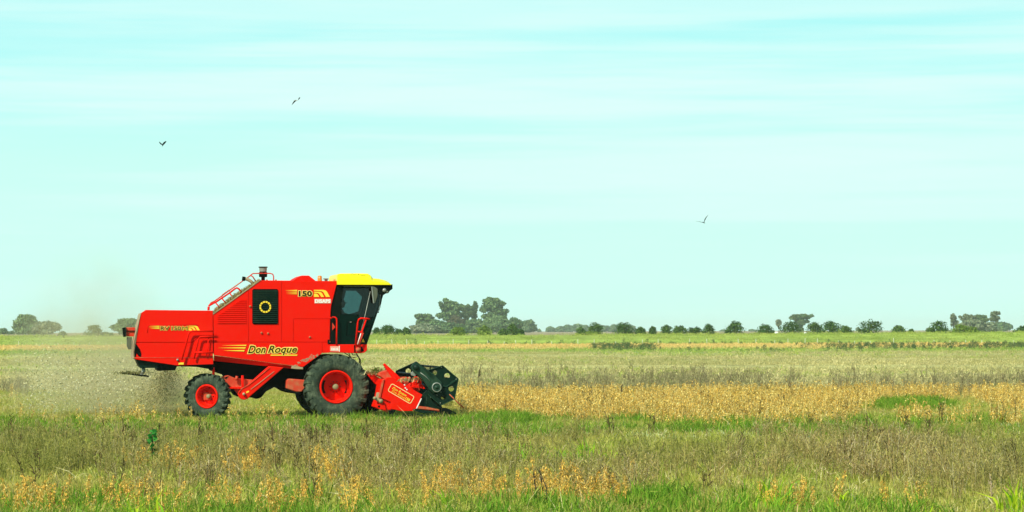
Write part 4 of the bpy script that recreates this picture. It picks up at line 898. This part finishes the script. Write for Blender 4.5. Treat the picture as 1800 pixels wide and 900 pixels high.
# individually visible bean plants in the foreground
_t = 'first second third fourth fifth sixth seventh eighth ninth tenth eleventh twelfth thirteenth fourteenth fifteenth sixteenth seventeenth eighteenth nineteenth'.split()
ORD = _t+[a if b == '' else a.replace('ieth', 'y')+'-'+b for a in ('twentieth', 'thirtieth', 'fortieth', 'fiftieth') for b in ['']+_t[:9]]
def soy_plants():
    groups = [  # (n, px range, base py range, label)
        (34, (225, 345), (818, 832), 'golden bean plant around the leafy green sprout'),
        (40, (395, 475), (812, 846), 'golden bean plant in the group below the elevator tube'),
        (34, (545, 612), (818, 850), 'golden bean plant in the clump below the front wheel'),
        (62, (742, 1012), (862, 884), 'golden bean plant in the dense foreground row'),
        (20, (1022, 1110), (866, 888), 'golden bean plant right of the foreground dark stalks'),
        (46, (-10, 330), (884, 912), 'golden bean plant at the lower left edge'),
        (26, (350, 560), (886, 912), 'golden bean plant at the bottom edge below the combine'),
        (14, (600, 745), (880, 908), 'golden bean plant in thin cover left of the dense row'),
        (16, (1330, 1480), (884, 906), 'golden bean plant in the lower right group'),
        (6, (1550, 1640), (880, 900), 'orange bean plant near the lower right corner')]
    rnd = random.Random(5)
    for n, xr, yr, lab in groups:
        for i, px in enumerate(sorted(rnd.uniform(*xr) for _ in range(n))):
            py = rnd.uniform(*yr); p = on_ground(px, py)
            o = bpy.data.objects.new('soybean_plant', scf[rnd.randrange(8)]); COL.objects.link(o); o.location = p
            s = rnd.uniform(.65, 1.05); o.scale = (s, s, s*rnd.uniform(.85, 1.1)); o.rotation_euler = (rnd.gauss(0, .08), rnd.gauss(0, .08), rnd.uniform(0, 6.28))
            ol = lab if n > 60 else ('leftmost ' if i == 0 else 'rightmost ' if i == n-1 else ORD[i]+' from left, ')+lab
            tag(o, ol, 'bean plant', lab.replace('golden bean plant', 'golden bean plants').replace('orange bean plant', 'orange bean plants'))
soy_plants()
# the single leafy sprout and dead stalks
def sprout():
    p = on_ground(267, 812); r_ = empty('green_sprout', p); tag(r_, 'tall leafy dark green sprout standing alone above the weeds', 'plant'); r_.scale = (1.25, 1.25, 1.3)
    MB().tube([(0, 0, 0), (.01, 0, .2), (-.01, 0, .42)], .008, 6).build('stem', M['stemdark'], r_)
    rnd = random.Random(3)
    for k in range(26):
        z = .05+k*.0155; a = rnd.uniform(0, 6.28); c = Vector((math.cos(a)*.03*rnd.uniform(.4, 1.6)+.012*math.sin(k*.9), math.sin(a)*.03, z)); d = Vector((math.cos(a), math.sin(a)*.6, rnd.uniform(-.3, .4))).normalized()*.055; s = d.cross(Vector((0, -.8, .6))).normalized()*.032
        m = MB(); m.poly([c-d*.6, c-d*.1+s, c+d*.5+s*.8, c+d, c+d*.5-s*.8, c-d*.1-s]); m.build('leaf', M['greenleaf'], r_)
sprout()
def stalk(px, py, h, lab, seed, mat='stemdark', w=.012):
    rnd = random.Random(seed); p = on_ground(px, py); m = MB(); q = [(0, 0, 0), (rnd.gauss(0, .02), 0, h*.5), (rnd.gauss(0, .05), 0, h)]
    m.tube(q, w, 5, w*.4)
    for k in range(12):
        u = rnd.uniform(.3, 1); s = Vector(q[0]).lerp(Vector(q[2]), u); e = s+Vector((rnd.gauss(0, .5), rnd.gauss(0, .5), 1)).normalized()*h*rnd.uniform(.08, .22); m.tube([s, e], w*.5, 4, w*.35)
    o = m.build('weed_stalk', M[mat]); o.location = p; tag(o, lab, 'weed stalk')
stalk(346, 792, .62, 'dark upright dead weed stalk below the rear wheel, left of a pair', 1)
stalk(352, 792, .55, 'dark upright dead weed stalk below the rear wheel, right of a pair', 2)
stalk(541, 783, .40, 'thin dark weed stalk below the front wheel', 3)
stalk(706, 810, .5, 'thin dark weed stalk below the red header', 4)
stalk(945, 888, .42, 'dark stalk at the right end of the dense bean row', 5)
stalk(960, 892, .50, 'tallest dark stalk beside the right end of the dense bean row', 6)
stalk(1165, 805, .30, 'dark forked weed stalk right of the lime green leaves', 7)
stalk(841, 672, .75, 'tall brown weed rising from the stubble just right of the reel', 8, w=.025)
stalk(1092, 712, .62, 'dark olive weed tuft standing in the golden crop', 9, w=.03)
stalk(1745, 893, .40, 'pale bare twig standing near the lower right corner', 10, 'tan')
stalk(1303, 792, .35, 'thin dark stalk in the right olive weeds', 11)
# ------------------------------------------------------------------ trees and bushes
def crown_mesh(name, lobes, n, leaf, mat, seed, shell=.55):
    rnd = random.Random(seed); V = []; Fc = []; tot = sum(l[3]*l[5] for l in lobes)
    for (cx, cy, cz, rx, ry, rz) in lobes:
        for i in range(max(8, int(n*rx*rz/tot))):
            d = Vector((rnd.gauss(0, 1), rnd.gauss(0, 1), rnd.gauss(0, 1))).normalized(); r = rnd.uniform(shell, 1)**.7*(1+abs(rnd.gauss(0, .13)))
            # clumps: pull leaves towards twig tips
            p = Vector((cx+d.x*rx*r, cy+d.y*ry*r, max(.05, cz+d.z*rz*r)))
            a = Vector((rnd.gauss(0, 1), rnd.gauss(0, 1), rnd.gauss(0, 1))).normalized(); b = a.cross(d+Vector((.01, .02, .03))).normalized(); s = leaf*rnd.uniform(.5, 1.3)
            k = len(V); V.extend([p-a*s, p+b*s*.6, p+a*s, p-b*s*.6]); Fc.append((k, k+1, k+2, k+3))
    return quads_mesh(name, V, Fc, mat)
def treelobes(w, h, base, nl, seed):
    rnd = random.Random(seed*7+1); L = []
    tops = [(rnd.uniform(-.30, .30), rnd.uniform(.72, .90), rnd.uniform(.20, .30)) for _ in range(3)]+[(rnd.uniform(-.1, .1), .60, .34), (-.26, rnd.uniform(.40, .6), .26), (.26, rnd.uniform(.40, .6), .26), (0, .35, .30), (rnd.uniform(-.2, .2), .80, .24)]
    for i in range(nl*5):
        tx, tz, tr = rnd.choice(tops); d = Vector((rnd.gauss(0, 1), rnd.gauss(0, 1), rnd.gauss(0, 1))).normalized()
        z = base+(h-base)*tz+d.z*tr*(h-base)*.62; s = rnd.uniform(.05, .105)
        if z < base*.8: continue
        L.append((tx*w+d.x*tr*w*.95, d.y*tr*w*.95, min(z, h*.97), w*s*1.25, w*s*1.25, max(.5, (h-base)*s*.8)))
    if base < h*.12:
        for i in range(nl): L.append((rnd.uniform(-.42, .42)*w, rnd.uniform(-.3, .3)*w, h*rnd.uniform(.08, .35), w*.12, w*.12, h*.12))
    return L
def clumpy(w, h, base, nl, seed, top=1.0):
    rnd = random.Random(seed); L = []
    for i in range(nl):
        a = rnd.uniform(0, 6.28); u = rnd.random(); rr_ = math.sqrt(rnd.random())*.62; z = base+(h-base)*(.12+.74*u)
        env = math.sqrt(max(.04, 1-((u-.15)/.88)**2)); s = rnd.uniform(.20, .36)
        L.append((math.cos(a)*rr_*w*env*.66, math.sin(a)*rr_*w*env*.66, z, w*s*.66, w*s*.66, min((h-base)*s*.6, w*s*.6)))
    return L
def bush(px, ptop, wpx, pbase, D, mat, lab, seed, group=None, spiky=True):
    x = at_depth(px, 585, D).x; z0 = float(ground_z(x, D)); sc = F/D
    w = wpx/sc*1.34; h = max(.6, at_depth(px, ptop, D).z-z0)*1.05
    rnd = random.Random(seed); L = clumpy(w, h, 0, 14, seed)+[(0, 0, h*.38, w*.44, w*.44, h*.42), (0, 0, h*.22, w*.48, w*.48, h*.24), (w*.1*rnd.uniform(-1, 1), 0, h*.6, w*.26, w*.26, h*.34)]
    L += [((q-.5)*.95*w*(1.15-zz), rnd.uniform(-.2, .2)*w, h*zz, w*.05, w*.05, h*rnd.uniform(.10, .20)) for q, zz in [(rnd.random(), rnd.uniform(.45, .92)) for _ in range(10)]]
    me = crown_mesh('bush', L, int(700+w*h*90), .14, M[mat], seed, .4)
    r_ = empty('bush', (x, D, z0)); tag(r_, lab, 'bush', group); link('foliage', me, None, r_)
    st = MB()
    for k in range(4): a = k*1.57+seed; st.tube([(0, 0, -.1), (math.cos(a)*w*.12, math.sin(a)*w*.12, h*.35), (math.cos(a)*w*.25, math.sin(a)*w*.25, h*.7)], .04, 5, .015)
    st.build('stems', M['bark'], r_); return r_
B = 'bushes along the top of the embankment'
bl = [(662, 576, 12, 'bush', 'small bush just right of the cab, leftmost on the embankment'), (684, 570, 26, 'bush', 'wide bush second right of the cab on the embankment'), (702, 579, 14, 'bush', 'low bush between two taller ones right of the cab'), (714, 575, 14, 'bush', 'bush just left of the large grove'),
      (806, 575, 26, 'bushy', 'yellow-green bush in front of the left half of the grove'), (852, 573, 24, 'bushy', 'yellow-green bush in front of the grove middle'), (885, 578, 16, 'bush', 'low bush in front of the grove, beside the pointed one'), (902, 569, 18, 'bush', 'pointed dark bush at the right foot of the grove'), (915, 579, 12, 'bush', 'small bush at the grove right end'),
      (1021, 574, 14, 'bush', 'bush on the left shoulder of a dark round bush'), (1047, 568, 24, 'bush', 'dark round bush right of the far treeline'), (1040, 582, 22, 'bushy', 'low light green bush at the foot of a dark round one'), (1098, 568, 34, 'bush', 'broadest bush of the middle group on the embankment'), (1126, 574, 16, 'bush', 'small bush touching the right side of the broadest middle bush'),
      (1147, 574, 11, 'bush', 'small isolated round bush in the middle gap'), (1171, 571, 16, 'bush', 'upright bush first of four in a row'), (1195, 572, 24, 'bush', 'rounded bush second of four in a row'), (1222, 574, 24, 'bush', 'low bush third of four in a row'), (1246, 570, 20, 'bush', 'leaning bush fourth of four in a row'),
      (1280, 579, 10, 'bush', 'tiny bush at the left foot of the tall round one'), (1292, 565, 28, 'bush', 'tall round bush standing alone right of four'), (1345, 570, 27, 'bush', 'compact dark bush just left of a white bag'), (1390, 565, 30, 'bush', 'bush in front of the hazy tree, between two white bags'), (1433, 567, 26, 'bush', 'bush left half of the long thicket on the right'),
      (1460, 565, 28, 'bush', 'tallest bush of the long thicket on the right'), (1485, 573, 26, 'bush', 'low right end bush of the long thicket'), (1529, 563, 36, 'bush', 'widest dark bush standing alone on the right'), (1580, 572, 22, 'bush', 'small dome-shaped bush right of the widest one'), (1602, 579, 8, 'bush', 'tiny grey bush in the gap on the right'),
      (1636, 577, 14, 'bush', 'low bush at the left foot of the tall green one near the bare trees'), (1651, 565, 26, 'bush', 'tall green bush left of the bare trees'), (1685, 571, 28, 'bushy', 'yellow-green bush in front of the bare trees'), (1709, 574, 22, 'bushy', 'olive bush right of the yellow-green one before the bare trees'), (1797, 573, 24, 'bush', 'dark bush cut by the right edge of the photo')]
for i, (px, pt, w, mt, lab) in enumerate(bl): bush(px, pt, w, 588, 474+random.Random(i).uniform(-4, 8), mt, lab, 200+i, B)
bush(165, 572, 28, 590, 520, 'bush', 'dusty bush seen through the dust behind the harvester', 301, None); bush(186, 584, 22, 590, 520, 'bush', 'low dusty bush right of the taller one in the dust', 302, None)
def tree(px, ptop, wpx, D, mat, lab, seed, group=None, nl=11, dens=1.0, bare=False, base=.25, leaf=None):
    z0 = float(ground_z(0, D)); p = at_depth(px, ptop, D); h = p.z-z0; w = wpx*D/F; leaf = leaf or D*.00050
    r_ = empty('tree', (p.x, D, z0)); tag(r_, lab, 'tree', group)
    L = treelobes(w, h, h*base, nl, seed) if base >= .15 else clumpy(w, h, h*base, nl*2+6, seed)+[(0, 0, h*.42, w*.32, w*.32, h*.34)]
    n = int(wpx*(588-ptop)*5.5*dens)+350
    link('crown', crown_mesh('crown', L, min(n, 7000), leaf, M[mat], seed, .45), None, r_)
    t = MB(); tr = h*.022+.05; t.tube([(0, 0, -.2), (0, 0, h*.25), (tr, 0, h*.5)], tr, 7, tr*.6)
    for (cx, cy, cz, rx, ry, rz) in L[:14]: t.tube([(0, 0, h*.22), (cx*.4, cy*.4, (h*.22+cz)*.5), (cx, cy, cz)], tr*.5, 5, tr*.12)
    t.build('trunk', M['bark'], r_); return r_
G = 'trees of the far grove'
tree(788, 526, 42, 1500, 'tree', 'tall broad tree on the left of the far grove', 1, G, 15, base=.22); tree(815, 536, 26, 1510, 'tree', 'medium tree in the grove notch beside the left tall one', 2, G, 10, base=.35)
tree(832, 530, 12, 1515, 'tree', 'slim upright tree in the gap of the grove', 3, G, 8, base=.3); tree(866, 524, 48, 1505, 'tree', 'tallest broad tree on the right of the far grove', 4, G, 16, base=.22)
tree(745, 553, 32, 1500, 'tree', 'low round tree at the left end of the grove', 5, G); tree(768, 562, 40, 1440, 'tree', 'mid-height tree below the left tall crown', 6, G, base=.05); tree(802, 555, 34, 1460, 'treeb', 'brownish crown in the middle of the grove', 7, G, base=.1)
tree(745, 569, 56, 1400, 'treeg', 'pale rounded mass of low trees at the grove left foot', 8, G, base=0); tree(790, 567, 60, 1410, 'tree', 'low dense tree at the foot of the left tall trees', 9, G, base=0); tree(836, 560, 44, 1440, 'tree', 'low dense tree below the slim upright one', 10, G, base=0)
tree(872, 556, 60, 1430, 'tree', 'dense tree filling the space under the tallest crown', 11, G, base=0); tree(905, 559, 26, 1440, 'tree', 'round tree at the right end of the grove', 12, G, base=0.05); tree(928, 561, 28, 1900, 'tree', 'bluish tree standing apart right of the grove', 13, None, base=.05)
T = 'trees of the faint far treeline'
TL = ['faint rounded tree at left of the far treeline right of the grove', 'faint low tree second from left in the far treeline', 'faint tree third from left in the far treeline', 'faint broad tree fourth in the far treeline, left of a green bush', 'faint tree between two green bushes in the far treeline',
 'faint tree left of the broadest middle bush', 'faint tree right behind the broadest middle bush', 'faint tree at the right end of the far treeline', 'tiny faint tree just right of the bluish lone one', 'tiny faint tree behind the left foot of the tall round bush', 'tiny faint tree between two dark bushes right of middle',
 'tiny faint tree left of the widest dark bush', 'tiny faint tree left of the tall green bush on the right', 'faint tree mass behind the bushes beside the cab', 'faint tree just left of the large grove']
for i, (px, pt, w) in enumerate([(967, 574, 17), (984, 573, 18), (1000, 571, 24), (1016, 570, 22), (1030, 572, 20), (1062, 571, 26), (1082, 571, 26), (1108, 572, 26), (948, 579, 8), (1272, 580, 14), (1322, 579, 16), (1508, 576, 8), (1633, 577, 12), (676, 578, 40), (720, 581, 20)]):
    tree(px, pt, w, 2800, 'tree', TL[i], 20+i, T, 8, base=0, leaf=1.0)
tree(1408, 553, 34, 1500, 'tree', 'hazy broad tree rising behind a bush between two white bags', 40, None, 10, base=.35, dens=.8); tree(1405, 566, 16, 1500, 'tree', 'narrow dark lower tree below the hazy broad one', 41, None, 6, base=.0)
tree(1369, 563, 10, 1500, 'treeg', 'thin wispy tree above the white bag', 42, None, 4, .25, base=.3)
T2 = 'half-bare trees on the right'
tree(1676, 552, 14, 1300, 'treeg', 'slender half-bare tree, leftmost of the sparse right group', 43, T2, 6, .4, base=.2); tree(1700, 553, 28, 1320, 'treeg', 'sparse round grey tree second in the right group', 44, T2, 8, .45, base=.3)
tree(1724, 555, 26, 1330, 'tree', 'denser green crown in the middle of the right group', 45, T2, 9, base=.4); tree(1749, 549, 16, 1310, 'treeg', 'tall half-bare tree at the right of the sparse group', 46, T2, 7, .5, base=.4)
tree(1712, 563, 56, 1290, 'treeg', 'low grey thicket tree under the sparse right group', 47, T2, 12, .8, base=0); tree(1742, 566, 30, 1290, 'treeg', 'low grey tree at the foot of the tall half-bare one', 48, T2, 8, .8, base=0); tree(1764, 567, 36, 1900, 'tree', 'bluish dark tree right of the sparse group', 49, None, 10, base=0)
tree(45, 554, 46, 1300, 'tree', 'large round dark tree near the left edge', 50, None, 14, base=.02); tree(82, 565, 50, 1200, 'treeg', 'paler round tree overlapping the large dark one at left', 51, None, 12, base=0); tree(4, 578, 24, 1500, 'tree', 'small bluish tree cut by the left edge', 52, None, 6, base=0); tree(20, 583, 14, 1500, 'tree', 'tiny bluish tree left of the large round one', 54, None, 5, base=0)
tree(226, 559, 56, 1000, 'tree', 'rounded tree seen behind the harvester tail', 53, None, 12, base=0); tree(110, 583, 16, 760, 'treeg', 'small low tree right of the paler round one', 55, None, 5, base=0)
# white bags on the embankment
for px, py, w, lab in ((1365, 584.8, .72, 'larger white bag lying left of the bush with the hazy tree'), (1415.5, 585.3, .45, 'smaller white bag lying right of the bush with the hazy tree')):
    m = MB(); b = bmesh.new(); bmesh.ops.create_icosphere(b, subdivisions=3, radius=.5); rnd = random.Random(int(px))
    for v in b.verts:
        v.co *= 1+.10*math.sin(v.co.x*9+px)*math.cos(v.co.z*7); v.co.z = max(v.co.z, -.30)
    for f in b.faces: f.smooth = True
    m.merge(b, Matrix.Diagonal((w, w*.7, w*.68, 1)))
    o = m.build('white_bag', M['white']); x = at_depth(px, 585, 466).x; o.location = (x, 466, float(ground_z(x, 466))+.18*w/.5); tag(o, lab, 'bag', 'white bags on the embankment')
# fence along the foot of the embankment
fn = empty('wire_fence', (0, 430, 0)); tag(fn, 'low wire fence with thin pale posts along the foot of the embankment', 'fence')
pm = MB().lathe([(.0, 1.10), (.040, 1.09), (.045, -.1)], 8, 'Z').build('post', M['postw'], fn)
xs = [-150+i*28 for i in range(77)]; first = True
tall = {33, 662, 689, 715, 770, 797, 824, 907, 935, 1016, 1044, 1129, 1157, 1212, 1243, 1298, 1329, 1385, 1415, 1437, 1571}
allx = sorted([x for x in tall]+[x for x in xs if all(abs(x-q) > 20 for q in tall)])
for px in allx:
    o = pm if first else pm.copy()
    if not first: COL.objects.link(o); o.parent = fn
    first = False; o.location = (at_depth(px, 600, 430).x, 0, float(ground_z(at_depth(px, 600, 430).x, 430))); o.scale = (1, 1, (1.0 if px in tall else .72)+random.Random(px+999).uniform(-.08, .08))
    o.rotation_euler = (0, random.Random(px+5).gauss(0, .03), 0)
for k in range(3):
    MB().tube([(at_depth(-150, 600, 430).x, 0, .35+.3*k), (0, 0, .35+.3*k), (at_depth(1990, 600, 430).x, 0, .35+.3*k)], .004, 4).build('wire', M['steel'], fn)
# ------------------------------------------------------------------ birds
def bird(px, py, D, body, wings, lab, pale):
    c = at_depth(px, py, D); k = D/F; r_ = empty('bird', c); tag(r_, lab, 'bird', 'dark birds flying over the field')
    b = bmesh.new(); bmesh.ops.create_icosphere(b, subdivisions=2, radius=1)
    L, a, rr_ = body
    for v in b.verts:
        v.co = Vector((v.co.x*L*k, v.co.y*rr_*k, v.co.z*rr_*k*(1-.3*v.co.x)))
    for f in b.faces: f.smooth = True
    m = MB(); m.merge(b, Matrix.Rotation(-a, 4, 'Y')); m.box(Vector((-L*1.1*k*math.cos(a), 0, -L*1.1*k*math.sin(a))), (L*.8*k, rr_*1.6*k, .012), Matrix.Rotation(-a, 3, 'Y')); m.build('body', M['featherw' if pale else 'feather'], r_)
    for pts in wings:
        w = MB(); n = len(pts); rows = []
        for i, (dx, dz, dyy, ch, th) in enumerate(pts):
            for s in (1,): pass
            p = Vector((dx*k, dyy*k, dz*k)); rows.append([p+Vector((ch*k*.35, ch*k, -th*2.0*k)), p+Vector((0, 0, th*2.0*k)), p+Vector((-ch*k*.35, -ch*k, -th*2.0*k))])
        for A_, B_ in zip(rows, rows[1:]):
            w.poly([A_[0], A_[1], B_[1], B_[0]]); w.poly([A_[1], A_[2], B_[2], B_[1]]); w.poly([A_[2], A_[0], B_[0], B_[2]])
        w.build('wing', M['feather'], r_)
bird(286.5, 254, 140, (2.6, R(65), 1.2), [[(0, 1, 0, 1.6, .9), (1.8, 3, 3, 1.5, .9), (3.6, 5, 6, 1.0, .6), (5, 6.4, 8, .3, .15)], [(-1, 0, 0, 1.2, .4), (-3, 1, -4, 1.2, .6), (-5.2, 3.4, -6, .9, .5), (-5.6, 4.3, -7, .3, .2)]], 'small dark bird with one wing raised, above the tail of the harvester', False)
bird(521, 176.5, 150, (3.0, R(5), .55), [[(-.5, .2, 0, 1.4, .4), (-3.5, -.8, 3, 1.5, .75), (-6, -3.6, 6, 1.1, .6), (-8.6, -7, 8, .3, .2)], [(3.5, 1.6, 0, 1.0, .4), (4.4, 3, -3, 1.1, .7), (7.0, 4.6, -6, .4, .3)]], 'highest bird, gliding with a long drooping left wing', True)
bird(1237.5, 391.5, 150, (2.4, R(-22), .7), [[(0, 1.8, 0, 1.0, .5), (1.6, 5.4, 3, 1.2, .75), (4, 9.4, 6, .9, .45), (8, 14, 9, .2, .1)], [(-2, .5, 0, .6, .2), (-8, 1.6, -4, .5, .12), (-15, 2.4, -9, .2, .06)]], 'bird on the right with one long wing swept upward', False)
# ------------------------------------------------------------------ chaff and dust
def flakes(name, n, gen, s0, s1, mat, lab, cat, seed):
    rnd = random.Random(seed); V = []; Fc = []
    for i in range(n):
        p = gen(rnd)
        if p is None or p.z < .02: continue
        a = Vector((rnd.gauss(0, 1), rnd.gauss(0, 1), rnd.gauss(0, 1))).normalized(); b = a.orthogonal().normalized(); s = rnd.uniform(s0, s1)
        k = len(V); V.extend([p-a*s, p+b*s*.5, p+a*s, p-b*s*.5]); Fc.append((k, k+1, k+2, k+3))
    o = link(name, quads_mesh(name, V, Fc, M[mat])); tag(o, lab, cat, None, 'stuff')
def g1(rnd):
    u = rnd.random()**.8; px = 300-u*250+rnd.gauss(0, 10); py = 668-u*8+rnd.gauss(0, 16+u*16)
    if rnd.random() < .35: py = 700+rnd.gauss(0, 22)
    if py > 735: return None
    return at_depth(px, py, 77.5+rnd.uniform(-.5, 3.5))
def g2(rnd): px = rnd.gauss(150, 70); py = rnd.gauss(640, 28); return at_depth(px, py, 78+rnd.uniform(0, 4)) if py < 735 else None
flakes('flying_chaff', 4200, g1, .012, .036, 'chaff', 'pale flakes of chaff flying behind the harvester', 'chaff', 1)
flakes('drifting_chaff', 220, g2, .010, .030, 'chaff', 'scattered chaff drifting high in the dust', 'chaff', 2)
def g3(rnd):
    u = rnd.random(); px = 300-u*38+rnd.gauss(0, 12+10*u); py = 652+u*62+rnd.gauss(0, 5); return at_depth(px, py, 79.2+rnd.uniform(-.5, 1.2))
flakes('falling_straw', 6500, g3, .008, .024, 'stream', 'stream of chopped green straw falling below the tail', 'straw', 3)
def dust():
    m = bpy.data.materials.new('dust'); m.use_nodes = True; t = m.node_tree; t.nodes.clear(); o = N(t, 'ShaderNodeOutputMaterial')
    v = N(t, 'ShaderNodeVolumePrincipled'); v.inputs['Color'].default_value = (1.0, .90, .55, 1); v.inputs['Anisotropy'].default_value = .2
    g = N(t, 'ShaderNodeNewGeometry'); P = g.outputs['Position']
    tot = None
    for (px, py, D, rx, ry, rz, a) in ((285, 690, 80, 1.3, 1.6, .9, .75), (205, 680, 80.5, 2.7, 2.4, 1.6, .5), (130, 650, 81, 3.6, 3, 2.3, .22), (170, 575, 81, 2.8, 3, 2.8, .13)):
        c = at_depth(px, py, D); mpn = N(t, 'ShaderNodeVectorMath', operation='SUBTRACT'); t.links.new(P, mpn.inputs[0]); mpn.inputs[1].default_value = c
        sc2 = N(t, 'ShaderNodeVectorMath', operation='DIVIDE'); t.links.new(mpn.outputs[0], sc2.inputs[0]); sc2.inputs[1].default_value = (rx, ry, rz)
        ln = N(t, 'ShaderNodeVectorMath', operation='LENGTH'); t.links.new(sc2.outputs[0], ln.inputs[0])
        d = mth(t, 'MULTIPLY', mapr(t, ln.outputs['Value'], 1.0, 0.0, 0, 1), a); tot = d if tot is None else mth(t, 'ADD', tot, d)
    nn = mapr(t, noise(t, mapping(t, P, (1, 1, 1)), .9, 3, .6), .34, .66, .25, 1.6)
    t.links.new(mth(t, 'MULTIPLY', tot, nn), v.inputs['Density']); t.links.new(v.outputs[0], o.inputs['Volume'])
    a = at_depth(-40, 700, 76); b = at_depth(372, 700, 76)
    mb = MB(); mb.box(((a.x+b.x)/2, 80.5, 2.45), (b.x-a.x, 7.5, 4.86)); d = mb.build('dust_cloud', m); tag(d, 'cloud of pale dust hanging behind the harvester', 'dust', None, 'stuff')
    m.cycles.volume_step_rate = 1.0 if hasattr(m, 'cycles') else 1
dust()
def haze():
    m = bpy.data.materials.new('haze'); m.use_nodes = True; t = m.node_tree; t.nodes.clear(); o = N(t, 'ShaderNodeOutputMaterial')
    v = N(t, 'ShaderNodeVolumePrincipled'); v.inputs['Color'].default_value = (.84, 1.0, .93, 1); v.inputs['Density'].default_value = .00010; v.inputs['Anisotropy'].default_value = .0
    t.links.new(v.outputs[0], o.inputs['Volume'])
    mb = MB(); mb.box((0, 3480, 11), (13200, 7100, 24)); h = mb.build('haze', m); tag(h, 'thin pale haze over the whole plain', 'haze', None, 'stuff')
haze()
